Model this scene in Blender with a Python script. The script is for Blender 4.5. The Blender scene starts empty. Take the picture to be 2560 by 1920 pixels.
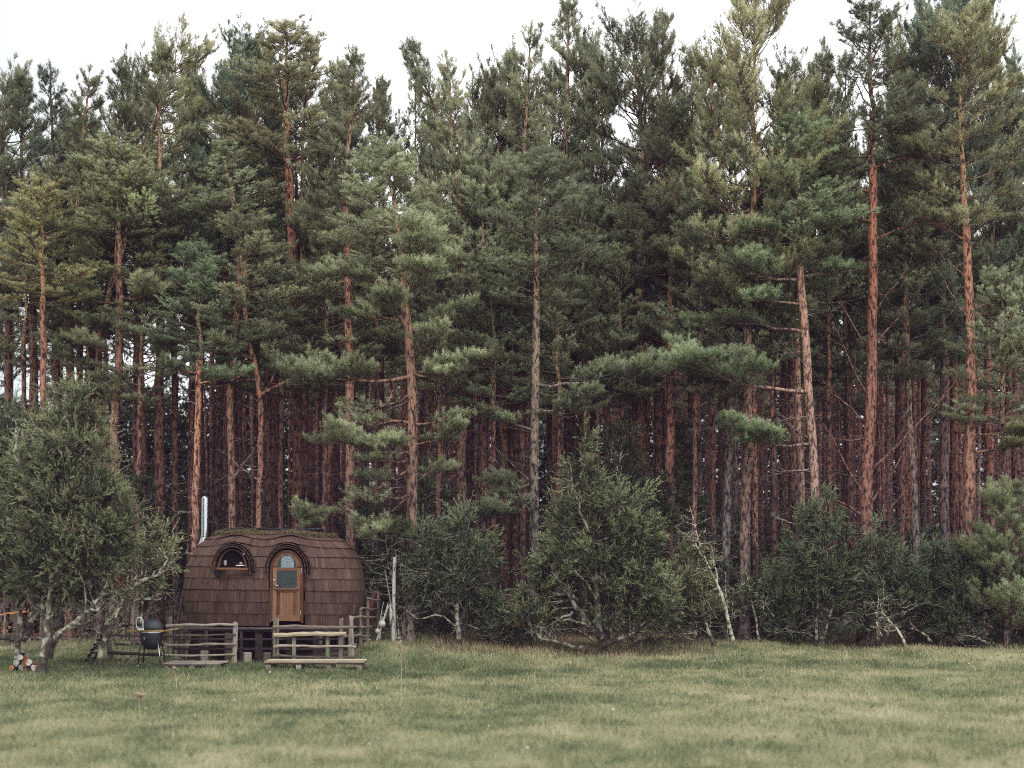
import bpy, math, random
import numpy as np
R = math.radians
col = bpy.context.scene.collection
scene = bpy.context.scene
random.seed(7)

# ------------------------------------------------------------------ camera frame used to survey positions
F = 3555.6; HZ = 1433.0; CH = 2.5
def wx(px, d): return (px - 1280.0) / F * d
def wz(py, d): return CH + (HZ - py) / F * d

# ------------------------------------------------------------------ noise
def _h(ix, iy, s):
    n = np.sin(ix * 127.1 + iy * 311.7 + s * 74.7) * 43758.5453
    return n - np.floor(n)
def vnoise(x, y, s=0):
    ix = np.floor(x); iy = np.floor(y); fx = x - ix; fy = y - iy
    fx = fx * fx * (3 - 2 * fx); fy = fy * fy * (3 - 2 * fy)
    a = _h(ix, iy, s); b = _h(ix + 1, iy, s); c = _h(ix, iy + 1, s); d = _h(ix + 1, iy + 1, s)
    return a + (b - a) * fx + (c - a) * fy + (a - b - c + d) * fx * fy
def fbm(x, y, s=0):
    return .55 * vnoise(x, y, s) + .3 * vnoise(x * 2.1, y * 2.1, s + 3) + .15 * vnoise(x * 4.3, y * 4.3, s + 9)
def sm(x, a, b):
    t = np.clip((x - a) / (b - a), 0, 1); return t * t * (3 - 2 * t)

# ------------------------------------------------------------------ terrain
ANCH = [(100,1695,34),(60,1674,35),(245,1662,36),(380,1660,36.2),(490,1668,36.3),(790,1672,36.3),(640,1655,38),(640,1660,40),
        (1020,1600,40),(983,1601,39.5),(920,1585,40),(1150,1625,39.5),(1270,1612,40.5),(1510,1648,39),(1400,1625,39.5),(1660,1612,41),
        (1790,1600,42.5),(1840,1590,44),(2050,1610,43),(2250,1612,43),(2500,1612,43),(60,1590,45),(330,1600,43),
        (1900,1690,33),(2300,1690,33),(1300,1700,33),(1700,1650,37.5),(2050,1650,38),(2400,1650,38)]
AX = np.array([wx(p, d) for p, y, d in ANCH]); AY = np.array([d for p, y, d in ANCH], float); AZ = np.array([wz(y, d) for p, y, d in ANCH])
def _prior(x, y): return sm(y, 37, 45) * .42 + sm(y, 43.6, 50) * .42
AC = AZ - _prior(AX, AY)
def ground(x, y):
    x = np.asarray(x, float); y = np.asarray(y, float)
    num = np.zeros(np.broadcast(x, y).shape); den = np.full(num.shape, .12)
    for ax, ay, c in zip(AX, AY, AC):
        w = np.exp(-(((x - ax) / 1.9) ** 2 + ((y - ay) / 1.7) ** 2)); num = num + w * c; den = den + w
    bump = (fbm(x * .45, y * .45, 5) - .5) * .12 * sm(y, 10, 20) + (vnoise(x * 1.6, y * 1.6, 8) - .5) * .04
    return _prior(x, y) + num / den + bump
def g(x, y): return float(ground(np.array([x]), np.array([y]))[0])

# ------------------------------------------------------------------ mesh helpers
def mesh_np(name, V, Fs, attrs=None, smooth=False):
    V = np.ascontiguousarray(V, np.float32).reshape(-1, 3)
    me = bpy.data.meshes.new(name); me.vertices.add(len(V)); me.vertices.foreach_set('co', V.ravel())
    Fs = [np.asarray(f, np.int32) for f in Fs if len(f)]
    nl = sum(f.size for f in Fs); npoly = sum(len(f) for f in Fs)
    me.loops.add(nl); me.polygons.add(npoly)
    me.loops.foreach_set('vertex_index', np.concatenate([f.ravel() for f in Fs]))
    tot = np.concatenate([np.full(len(f), f.shape[1], np.int32) for f in Fs])
    st = np.concatenate([[0], np.cumsum(tot)[:-1]]).astype(np.int32)
    me.polygons.foreach_set('loop_start', st)
    if smooth: me.polygons.foreach_set('use_smooth', np.ones(npoly, bool))
    for k, v in (attrs or {}).items():
        a = me.attributes.new(k, 'FLOAT', 'POINT'); a.data.foreach_set('value', np.ascontiguousarray(v, np.float32))
    me.update(calc_edges=True); return me

def tubes(P, Rr, S=5, caps=False):
    """P (N,K,3) polylines, Rr (N,K) radii -> V, quads"""
    P = np.asarray(P, float); Rr = np.asarray(Rr, float); N, K, _ = P.shape
    T = np.gradient(P, axis=1); T /= np.linalg.norm(T, axis=2, keepdims=True) + 1e-9
    m = T.mean(1); ref = np.where((np.abs(m[:, 2]) > .8)[:, None], np.array([1., .13, 0]), np.array([0, .1, 1.]))
    U = np.cross(T, ref[:, None, :]); U /= np.linalg.norm(U, axis=2, keepdims=True) + 1e-9
    W = np.cross(T, U)
    a = np.arange(S) / S * 2 * math.pi
    V = P[:, :, None] + Rr[:, :, None, None] * (np.cos(a)[None, None, :, None] * U[:, :, None] + np.sin(a)[None, None, :, None] * W[:, :, None])
    n, k, s = np.meshgrid(np.arange(N), np.arange(K - 1), np.arange(S), indexing='ij')
    b = n * K * S + k * S; s2 = (s + 1) % S
    Q = np.stack([b + s, b + s2, b + S + s2, b + S + s], -1).reshape(-1, 4)
    return V.reshape(-1, 3), Q

class MB:
    """collects shapes; build() links them as ONE mesh object"""
    def __init__(s): s.v = []; s.f = []; s.t = []; s.n = 0
    def add(s, V, faces, tint=None):
        V = np.asarray(V, float).reshape(-1, 3); tint = random.random() if tint is None else tint
        s.v.append(V); s.f += [tuple(int(i) + s.n for i in f) for f in faces]
        s.t.append(np.full(len(V), tint) if np.isscalar(tint) else np.asarray(tint)); s.n += len(V); return s
    def box(s, c, size, rot=(0, 0, 0), tint=None, taper=1.0, bev=0.0):
        sx, sy, sz = [q / 2 for q in size]
        b = min(bev, sx * .45, sy * .45, sz * .45)
        if b > 0:
            V = []; 
            for z, i in ((-sz, b), (-sz + b, 0), (sz - b, 0), (sz, b)):
                X = sx - i; Y = sy - i; e = b if i == 0 else b * .6
                V += [(-X + e, -Y, z), (X - e, -Y, z), (X, -Y + e, z), (X, Y - e, z), (X - e, Y, z), (-X + e, Y, z), (-X, Y - e, z), (-X, -Y + e, z)]
            fs = [tuple(range(7, -1, -1)), tuple(range(24, 32))]
            for k in range(3):
                for i in range(8): fs.append((k * 8 + i, k * 8 + (i + 1) % 8, k * 8 + 8 + (i + 1) % 8, k * 8 + 8 + i))
        else:
            V = [(x * sx * (taper if z > 0 else 1), y * sy * (taper if z > 0 else 1), z * sz) for z in (-1, 1) for x, y in ((-1, -1), (1, -1), (1, 1), (-1, 1))]
            fs = [(3, 2, 1, 0), (4, 5, 6, 7), (0, 1, 5, 4), (1, 2, 6, 5), (2, 3, 7, 6), (3, 0, 4, 7)]
        V = np.array(V) @ rotm(rot).T + np.array(c)
        return s.add(V, fs, tint)
    def tube(s, P, r, S=7, tint=None, cap=True):
        P = np.asarray(P, float); r = np.full(len(P), r) if np.isscalar(r) else np.asarray(r, float)
        V, Q = tubes(P[None], r[None], S); fs = [tuple(q) for q in Q]
        if cap:
            k = len(P); fs += [tuple(range(S - 1, -1, -1)), tuple((k - 1) * S + i for i in range(S))]
        return s.add(V, fs, tint)
    def pole(s, a, b, r0, r1=None, S=8, K=5, wob=.0, tint=None):
        a = np.array(a, float); b = np.array(b, float); r1 = r0 if r1 is None else r1
        t = np.linspace(0, 1, K); P = a + (b - a) * t[:, None]
        P[1:-1] += np.random.uniform(-wob, wob, (K - 2, 3))
        rr = (r0 + (r1 - r0) * t) * np.random.uniform(.9, 1.1, K)
        return s.tube(P, rr, S, tint)
    def lathe(s, prof, c=(0, 0, 0), S=20, rot=(0, 0, 0), tint=None):
        a = np.arange(S) / S * 2 * math.pi; V = []
        for r, z in prof: V += [(r * math.cos(q), r * math.sin(q), z) for q in a]
        fs = [(k * S + i, k * S + (i + 1) % S, (k + 1) * S + (i + 1) % S, (k + 1) * S + i) for k in range(len(prof) - 1) for i in range(S)]
        fs += [tuple(range(S - 1, -1, -1)), tuple((len(prof) - 1) * S + i for i in range(S))]
        V = np.array(V) @ rotm(rot).T + np.array(c); return s.add(V, fs, tint)
    def prism(s, poly, y0, y1, tint=None):
        """polygon in x,z extruded along y"""
        n = len(poly); V = [(x, y0, z) for x, z in poly] + [(x, y1, z) for x, z in poly]
        fs = [tuple(range(n)), tuple(range(2 * n - 1, n - 1, -1))] + [(i, i + n, (i + 1) % n + n, (i + 1) % n) for i in range(n)]
        return s.add(V, fs, tint)
    def strip(s, A, B, y0, y1, tint=None):
        """band between two x,z outlines, extruded along y"""
        n = len(A); V = [(x, y, z) for y in (y0, y1) for L in (A, B) for x, z in L]; fs = []
        for i in range(n - 1):
            a, b, c, d = i, i + n, i + 2 * n, i + 3 * n
            fs += [(a, a + 1, b + 1, b), (c, d, d + 1, c + 1), (a, c, c + 1, a + 1), (b, b + 1, d + 1, d)]
        fs += [(0, n, 3 * n, 2 * n), (n - 1, 3 * n - 1, 4 * n - 1, 2 * n - 1)]
        return s.add(V, fs, tint)
    def build(s, name, mat, parent=None, smooth=False, loc=(0, 0, 0)):
        me = bpy.data.meshes.new(name); me.from_pydata(np.concatenate(s.v).tolist(), [], s.f)
        a = me.attributes.new('tint', 'FLOAT', 'POINT'); a.data.foreach_set('value', np.concatenate(s.t).astype(np.float32))
        if smooth: me.polygons.foreach_set('use_smooth', np.ones(len(me.polygons), bool))
        me.materials.append(mat); o = bpy.data.objects.new(name, me); col.objects.link(o); o.parent = parent; o.location = loc
        return o
def rotm(r):
    cx, sx, cy, sy, cz, sz = math.cos(r[0]), math.sin(r[0]), math.cos(r[1]), math.sin(r[1]), math.cos(r[2]), math.sin(r[2])
    return np.array([[cz, -sz, 0], [sz, cz, 0], [0, 0, 1]]) @ np.array([[cy, 0, sy], [0, 1, 0], [-sy, 0, cy]]) @ np.array([[1, 0, 0], [0, cx, -sx], [0, sx, cx]])
def link(name, me, mat, parent=None, loc=(0, 0, 0)):
    if mat and not me.materials: me.materials.append(mat)
    o = bpy.data.objects.new(name, me); col.objects.link(o); o.parent = parent; o.location = loc; return o
def tag(o, label=None, cat=None, group=None, kind=None):
    for k, v in (('label', label), ('category', cat), ('group', group), ('kind', kind)):
        if v: o[k] = v
    return o
def thing(name, label, cat, loc=(0, 0, 0), rz=0, group=None):
    o = bpy.data.objects.new(name, None); col.objects.link(o); o.location = loc; o.rotation_euler.z = rz; o.empty_display_size = .2
    return tag(o, label, cat, group)
def copy_tree(o, parent=None):
    c = o.copy(); col.objects.link(c); c.parent = parent
    for ch in o.children: copy_tree(ch, c)
    return c

# ------------------------------------------------------------------ materials
class NT:
    def __init__(s, name):
        s.m = bpy.data.materials.new(name); s.m.use_nodes = True; s.t = s.m.node_tree; s.n = s.t.nodes; s.b = s.n['Principled BSDF']
    def new(s, k, **kw):
        n = s.n.new(k)
        for a, v in kw.items(): setattr(n, a, v)
        return n
    def put(s, a, b): s.t.links.new(a, b)
    def attr(s, name): return s.new('ShaderNodeAttribute', attribute_name=name).outputs['Fac']
    def noise(s, scale, vec=None, detail=4, rough=.6):
        n = s.new('ShaderNodeTexNoise'); n.inputs['Scale'].default_value = scale; n.inputs['Detail'].default_value = detail; n.inputs['Roughness'].default_value = rough
        if vec: s.put(vec, n.inputs['Vector'])
        return n.outputs['Fac']
    def coord(s, scale=(1, 1, 1), which='Object'):
        c = s.new('ShaderNodeTexCoord'); m = s.new('ShaderNodeMapping'); m.inputs['Scale'].default_value = scale
        s.put(c.outputs[which], m.inputs['Vector']); return m.outputs['Vector']
    def ramp(s, fac, stops):
        r = s.new('ShaderNodeValToRGB'); e = r.color_ramp.elements
        while len(e) < len(stops): e.new(.5)
        for q, (p, c) in zip(e, stops): q.position = p; q.color = (*c, 1)
        s.put(fac, r.inputs['Fac']); return r.outputs['Color']
    def math(s, op, a, b=None, c=None):
        n = s.new('ShaderNodeMath', operation=op)
        for i, v in enumerate((a, b, c)):
            if v is None: continue
            if isinstance(v, (int, float)): n.inputs[i].default_value = v
            else: s.put(v, n.inputs[i])
        return n.outputs[0]
    def mix(s, fac, a, b, mode='MIX'):
        n = s.new('ShaderNodeMix', data_type='RGBA', blend_type=mode)
        for i, v in ((0, fac), (6, a), (7, b)):
            if isinstance(v, (int, float)): n.inputs[i].default_value = v
            elif isinstance(v, tuple): n.inputs[i].default_value = (*v, 1)
            else: s.put(v, n.inputs[i])
        return n.outputs[2]
    def bump(s, h, d=.01, strength=.6):
        b = s.new('ShaderNodeBump'); b.inputs['Distance'].default_value = d; b.inputs['Strength'].default_value = strength
        s.put(h, b.inputs['Height']); s.put(b.outputs[0], s.b.inputs['Normal'])
    def out(s, colr, rough=.85, spec=.2, metal=0):
        if isinstance(colr, tuple): s.b.inputs['Base Color'].default_value = (*colr, 1)
        else: s.put(colr, s.b.inputs['Base Color'])
        if isinstance(rough, (int, float)): s.b.inputs['Roughness'].default_value = rough
        else: s.put(rough, s.b.inputs['Roughness'])
        s.b.inputs['Specular IOR Level'].default_value = spec; s.b.inputs['Metallic'].default_value = metal
        return s.m
def objcol(n): return n.new('ShaderNodeObjectInfo').outputs['Color']
def objrand(n): return n.new('ShaderNodeObjectInfo').outputs['Random']

def wood_mat(name, dark, mid, light, scale=(30, 30, 3), rough=.85, bd=.006):
    n = NT(name); v = n.coord(scale); a = n.noise(1.0, v, 6, .65); b = n.noise(3.0, n.coord((1, 1, 1)), 4)
    f = n.math('ADD', n.math('MULTIPLY', a, .62), n.math('ADD', n.math('MULTIPLY', b, .25), n.math('MULTIPLY', n.math('SUBTRACT', n.attr('tint'), .5), .34)))
    c = n.ramp(f, [(.26, dark), (.47, mid), (.68, light)]); n.bump(a, bd); return n.out(c, rough)

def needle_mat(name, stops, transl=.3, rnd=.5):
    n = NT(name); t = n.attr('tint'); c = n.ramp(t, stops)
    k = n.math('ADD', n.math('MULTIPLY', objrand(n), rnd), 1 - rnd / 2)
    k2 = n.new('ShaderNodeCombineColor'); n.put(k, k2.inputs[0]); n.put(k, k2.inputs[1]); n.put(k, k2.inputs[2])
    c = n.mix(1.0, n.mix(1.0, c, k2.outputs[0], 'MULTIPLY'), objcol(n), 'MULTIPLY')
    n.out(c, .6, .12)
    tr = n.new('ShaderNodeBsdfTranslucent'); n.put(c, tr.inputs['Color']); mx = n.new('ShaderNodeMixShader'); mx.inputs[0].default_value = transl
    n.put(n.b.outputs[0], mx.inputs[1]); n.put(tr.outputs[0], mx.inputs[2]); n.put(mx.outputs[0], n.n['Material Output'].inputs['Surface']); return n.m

def bark_mat():
    n = NT('pine_bark'); h = n.attr('tint'); v = n.coord((13, 13, 4.5)); a = n.noise(1.0, v, 6, .7); b = n.noise(1.3, n.coord((1, 1, .6)), 3)
    hh = n.math('ADD', h, n.math('MULTIPLY', n.math('SUBTRACT', b, .5), .5))
    base = n.ramp(hh, [(.02, (.20, .172, .168)), (.22, (.235, .170, .152)), (.5, (.31, .188, .145)), (.9, (.36, .22, .15))])
    c = n.mix(n.ramp(a, [(.42, (1, 1, 1)), (.55, (0, 0, 0))]), base, (.042, .028, .033))
    lich = n.ramp(n.noise(5.0, n.coord((1, 1, 1)), 5), [(.56, (0, 0, 0)), (.66, (1, 1, 1))])
    c = n.mix(n.math('MULTIPLY', lich, .35), c, (.20, .185, .165))
    c = n.mix(1.0, c, objcol(n), 'MULTIPLY')
    n.bump(a, .05, .9); return n.out(c, .9, .15)

M = {}
M['bark'] = bark_mat()
n = NT('dead_twig'); c = n.ramp(n.attr('tint'), [(0, (.09, .068, .074)), (.6, (.20, .16, .16)), (1, (.42, .38, .36))]); M['twig'] = n.out(n.mix(1.0, c, objcol(n), 'MULTIPLY'), .9)
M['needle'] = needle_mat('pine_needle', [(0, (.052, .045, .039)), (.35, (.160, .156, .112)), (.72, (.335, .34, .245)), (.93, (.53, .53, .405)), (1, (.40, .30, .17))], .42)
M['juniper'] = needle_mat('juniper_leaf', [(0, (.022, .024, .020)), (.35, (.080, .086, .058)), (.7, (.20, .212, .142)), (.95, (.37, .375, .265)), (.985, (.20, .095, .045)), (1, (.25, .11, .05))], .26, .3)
n = NT('juniper_bark'); v = n.coord((22, 22, 4)); a = n.noise(1.0, v, 5); lz = n.noise(7.0, n.coord(), 5)
c = n.mix(n.ramp(lz, [(.46, (0, 0, 0)), (.56, (1, 1, 1))]), n.ramp(a, [(.35, (.045, .033, .03)), (.65, (.16, .125, .10))]), (.34, .335, .275))
dk = n.math('GREATER_THAN', n.attr('tint'), .9); c = n.mix(n.math('MULTIPLY', dk, .85), c, (.05, .036, .036)); n.bump(a, .02); M['jbark'] = n.out(n.mix(1.0, c, objcol(n), 'MULTIPLY'), .9)
M['shingle'] = wood_mat('brown_shingle', (.034, .020, .018), (.095, .056, .046), (.168, .108, .089), (70, 70, 6), .8)
M['door_wood'] = wood_mat('varnished_door_wood', (.065, .029, .020), (.150, .073, .045), (.235, .128, .082), (60, 60, 4), .5)
M['casing'] = wood_mat('brown_casing_wood', (.04, .018, .012), (.10, .046, .026), (.19, .09, .05), (60, 60, 4), .6)
M['dark_wood'] = wood_mat('dark_stained_board', (.022, .015, .018), (.062, .045, .049), (.14, .105, .11), (3, 40, 40), .75)
M['grey_wood'] = wood_mat('weathered_grey_wood', (.09, .072, .066), (.215, .175, .148), (.42, .36, .305), (40, 40, 5), .85)
M['rail_wood'] = wood_mat('weathered_rail_wood', (.08, .06, .052), (.20, .157, .127), (.40, .335, .27), (5, 40, 40), .85)
M['dark_rail'] = wood_mat('dark_rail_wood', (.035, .025, .025), (.09, .066, .06), (.19, .145, .125), (5, 40, 40), .85)  # rail wood in a darker tone
M['fresh_wood'] = wood_mat('fresh_sawn_board', (.20, .15, .105), (.40, .325, .225), (.54, .46, .34), (3, 30, 60), .75)
M['green_wood'] = wood_mat('pale_green_timber', (.10, .11, .075), (.235, .255, .185), (.33, .35, .26), (30, 30, 4), .7)
M['red_board'] = wood_mat('red_brown_board', (.08, .03, .03), (.20, .085, .075), (.29, .14, .12), (30, 30, 3), .7)
M['pale_pole'] = wood_mat('debarked_pole', (.17, .15, .135), (.36, .33, .30), (.55, .52, .48), (30, 30, 3), .7)
M['log_end'] = wood_mat('log_end_grain', (.13, .05, .025), (.30, .13, .06), (.45, .26, .14), (8, 8, 8), .8)
M['birch'] = wood_mat('birch_bark', (.05, .04, .04), (.40, .37, .34), (.66, .63, .60), (6, 6, 14), .7)
M['orange_cloth'] = wood_mat('orange_tarpaulin', (.30, .10, .02), (.52, .21, .05), (.64, .33, .12), (5, 5, 5), .6)
n = NT('dark_bark_log'); M['log_bark'] = n.out(n.ramp(n.noise(9, n.coord()), [(.3, (.02, .015, .016)), (.7, (.09, .065, .06))]), .9)
n = NT('roof_felt'); a = n.noise(14, n.coord(), 5); n.bump(a, .01); M['felt'] = n.out(n.ramp(a, [(.42, (.018, .018, .026)), (.6, (.05, .05, .065)), (.72, (.2, .2, .2))]), .7)
n = NT('roof_moss'); M['moss'] = n.out(n.ramp(n.attr('tint'), [(0, (.06, .052, .03)), (.6, (.17, .14, .075)), (1, (.30, .25, .15))]), .95)
n = NT('stainless_steel'); a = n.noise(4, n.coord((8, 8, 1)), 3); M['steel'] = n.out(n.ramp(a, [(.3, (.42, .44, .46)), (.7, (.58, .60, .62))]), .3, .5, 1.0)
n = NT('black_metal'); M['black'] = n.out((.012, .012, .014), .5, .4)
n = NT('grill_ceramic'); a = n.new('ShaderNodeTexVoronoi'); a.inputs['Scale'].default_value = 45; n.put(n.coord(), a.inputs['Vector']); n.bump(a.outputs['Distance'], .01, .8); M['ceramic'] = n.out((.018, .020, .028), .42, .5)
n = NT('grill_lid'); a = n.noise(60, n.coord(), 2); n.bump(a, .004, .4); M['lid'] = n.out((.05, .054, .06), .5, .4)
M['bamboo'] = wood_mat('bamboo_shelf', (.25, .14, .05), (.46, .30, .13), (.60, .43, .22), (4, 30, 30), .5)
n = NT('pane_glass'); n.out((.55, .6, .62), .06, .5, 1.0)
tr = n.new('ShaderNodeBsdfTransparent'); fr = n.new('ShaderNodeFresnel'); fr.inputs['IOR'].default_value = 1.42; mx = n.new('ShaderNodeMixShader')
n.put(fr.outputs[0], mx.inputs[0]); n.put(tr.outputs[0], mx.inputs[1]); n.put(n.b.outputs[0], mx.inputs[2]); n.put(mx.outputs[0], n.n['Material Output'].inputs['Surface']); M['glass'] = n.m
n = NT('room_shade_black'); M['room'] = n.out(n.ramp(n.noise(4, n.coord()), [(.3, (.006, .005, .007)), (.7, (.014, .010, .010))]), .95)  # near-black colour stands in for the unlit cabin interior
n = NT('pale_reflection_sheet'); a = n.noise(1.0, n.coord((26, 1, 1.5)), 3); n.bump(a, .02); M['reflection_sheet'] = n.out(n.ramp(a, [(.3, (.30, .37, .40)), (.7, (.60, .68, .72))]), .9)  # pale blue-white tone stands for the reflection in the upper door pane
n = NT('white_enamel'); M['white'] = n.out(n.ramp(n.noise(8, n.coord()), [(.3, (.62, .62, .58)), (.7, (.78, .78, .75))]), .4, .4)
n = NT('granite'); a = n.noise(7, n.coord(), 7, .7); n.bump(a, .03); M['stone'] = n.out(n.ramp(a, [(.35, (.10, .09, .085)), (.55, (.24, .22, .20)), (.72, (.36, .35, .31))]), .9)
n = NT('rope_fibre'); M['rope'] = n.out(n.ramp(n.noise(60, n.coord()), [(.3, (.30, .28, .25)), (.7, (.5, .48, .44))]), .9)
n = NT('buoy_plastic'); M['buoy'] = n.out(n.ramp(n.noise(9, n.coord()), [(.3, (.30, .28, .25)), (.7, (.52, .50, .46))]), .6)

# grass blade + ground colours share the painted-in-the-world patch value "tint"
GR = [(0, (.082, .108, .060)), (.3, (.202, .222, .126)), (.55, (.335, .328, .195)), (.8, (.475, .42, .27)), (1, (.60, .53, .37))]
n = NT('grass_blade'); c = n.ramp(n.attr('tint'), GR); n.out(c, .7, .1)
tr = n.new('ShaderNodeBsdfTranslucent'); n.put(c, tr.inputs['Color']); mx = n.new('ShaderNodeMixShader'); mx.inputs[0].default_value = .3
n.put(n.b.outputs[0], mx.inputs[1]); n.put(tr.outputs[0], mx.inputs[2]); n.put(mx.outputs[0], n.n['Material Output'].inputs['Surface']); M['grass'] = n.m
n = NT('dry_grass_blade'); M['dry'] = n.out(n.ramp(n.attr('tint'), [(.2, (.09, .07, .045)), (.6, (.21, .155, .10)), (1, (.40, .32, .215))]), .8, .1)
n = NT('meadow_soil'); a = n.noise(9.0, n.coord(), 6, .7); b = n.noise(45.0, n.coord(), 3)
f = n.math('ADD', n.attr('tint'), n.math('MULTIPLY', n.math('SUBTRACT', a, .5), .5)); c = n.ramp(f, [(p, tuple(q * .62 for q in k)) for p, k in GR])
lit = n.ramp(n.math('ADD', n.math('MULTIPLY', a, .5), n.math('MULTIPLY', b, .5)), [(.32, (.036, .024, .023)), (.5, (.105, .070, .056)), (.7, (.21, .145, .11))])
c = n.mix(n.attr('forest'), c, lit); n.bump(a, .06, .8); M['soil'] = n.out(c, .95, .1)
# ------------------------------------------------------------------ foliage
def unit(v): return v / (np.linalg.norm(v, axis=-1, keepdims=True) + 1e-9)
def needles(rng, P, D, tint, n=18, ln=.075, w=.009, a=.55, b=.85, start=.1, rust=.012):
    """needle-shaped triangles round every shoot: P base (N,3), D shoot vectors (N,3)"""
    N = len(P); P = np.repeat(P, n, 0); Dn = np.repeat(D, n, 0); t = np.repeat(tint, n)
    u = rng.uniform(start, 1, (N * n, 1)); Dh = unit(Dn)
    d = unit(Dh * a + unit(rng.normal(size=(N * n, 3))) * b)
    L = ln * rng.uniform(.7, 1.2, (N * n, 1)); base = P + Dn * u
    s = unit(np.cross(d, rng.normal(size=(N * n, 3)))) * (w / 2)
    V = np.stack([base - s, base + s, base + d * L], 1).reshape(-1, 3)
    tt = np.clip(t + rng.normal(0, .07, N * n), 0, .93); tt[rng.random(N * n) < rust] = 1.0
    return V, np.arange(len(V)).reshape(-1, 3), np.repeat(tt, 3)

def pine_branch(rng, p0, az, el, L, r0, curve=.15, ff=.35, dens=1.0, bare=False):
    """returns (main pts, radii), twig array (N,3,3), shoots P, D, tint"""
    K = 7; s = np.linspace(0, 1, K); h = np.array([math.cos(az), math.sin(az), 0]); sd = np.array([-h[1], h[0], 0])
    wob = np.cumsum(rng.normal(0, .05, K)) * L * .35; wob -= wob[0]
    zz = L * (math.sin(el) * s + curve * s * s) + np.cumsum(rng.normal(0, .025, K)) * L
    main = p0 + h * (L * math.cos(el) * s)[:, None] + sd * wob[:, None]; main[:, 2] += zz; main[0] = p0
    rr = r0 * (1 - .8 * s)
    nt = max(7, int(L * 11 * dens)); st = np.sort(rng.uniform(ff, 1, nt)); st[-2:] = 1
    i = np.clip((st * (K - 1)).astype(int), 0, K - 2); fr = (st * (K - 1) - i)[:, None]
    bp = main[i] * (1 - fr) + main[i + 1] * fr; tan = unit(main[i + 1] - main[i])
    side = np.where(np.arange(nt) % 2 == 0, 1, -1) * rng.uniform(.5, 1.3, nt); side[-1] *= .15; side[-2] *= .5
    perp = unit(np.cross(np.array([0, 0, 1.]), tan))
    td = unit(tan * rng.uniform(.5, 1., nt)[:, None] + perp * side[:, None] + np.array([0, 0, 1.]) * rng.uniform(-.05, .45, nt)[:, None])
    tl = np.clip(L * .36 * (1.25 - st) + .16, .16, .85) * rng.uniform(.65, 1.25, nt)
    q = np.array([0, .5, 1.])[None, :, None]; tw = bp[:, None] + td[:, None] * tl[:, None, None] * q
    tw[:, 2, 2] += tl * .12; tw[:, 1] += rng.normal(0, .03, (nt, 3))
    if bare: return main, rr, tw, None, None, None
    m = 8; u = rng.uniform(.3, 1, (nt, m)); u[:, 0] = 1
    sp = bp[:, None] + td[:, None] * (tl[:, None] * u)[..., None]; sp[..., 2] += .12 * tl[:, None] * u * u
    sd_ = unit(td[:, None] * .65 + np.array([0, 0, .62]) + rng.normal(0, .42, (nt, m, 3)))
    sl = rng.uniform(.09, .19, (nt, m))
    tint = np.clip(.20 + .36 * sd_[..., 2] + .24 * u + rng.normal(0, .13) + rng.normal(0, .09, (nt, m)), 0, .96)  # tips paler as new growth; upward shoots lightened for lit clump tops
    return main, rr, tw, sp.reshape(-1, 3), (sd_ * sl[..., None]).reshape(-1, 3), tint.ravel()

class Tree:
    """numpy store for one tree or crown: wood tubes + needles"""
    def __init__(s): s.V = []; s.Q = []; s.T = []; s.nv = 0; s.P = []; s.D = []; s.t = []
    def wood(s, P, Rr, S, tint):
        V, Q = tubes(P, Rr, S); s.V.append(V); s.Q.append(Q + s.nv); s.nv += len(V)
        s.T.append(np.full(len(V), tint) if np.isscalar(tint) else np.repeat(np.asarray(tint).ravel(), S))
    def branch(s, br, wt=.55, twt=.35):
        main, rr, tw, P, D, t = br; s.wood(main[None], rr[None], 5, wt)
        r = np.tile([.011, .008, .004], (len(tw), 1)) * np.clip(rr[0] / .03, .6, 1.2); s.wood(tw, r, 3, twt)
        if P is not None: s.P.append(P); s.D.append(D); s.t.append(t)
    def wood_mesh(s, name): return mesh_np(name, np.concatenate(s.V), [np.concatenate(s.Q)], {'tint': np.concatenate(s.T)}, True)
    def leaf(s, rng, **kw): return needles(rng, np.concatenate(s.P), np.concatenate(s.D), np.concatenate(s.t), **kw)
    def leaf_mesh(s, name, rng, **kw):
        V, Fc, T = s.leaf(rng, **kw); return mesh_np(name, V, [Fc], {'tint': T})

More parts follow.
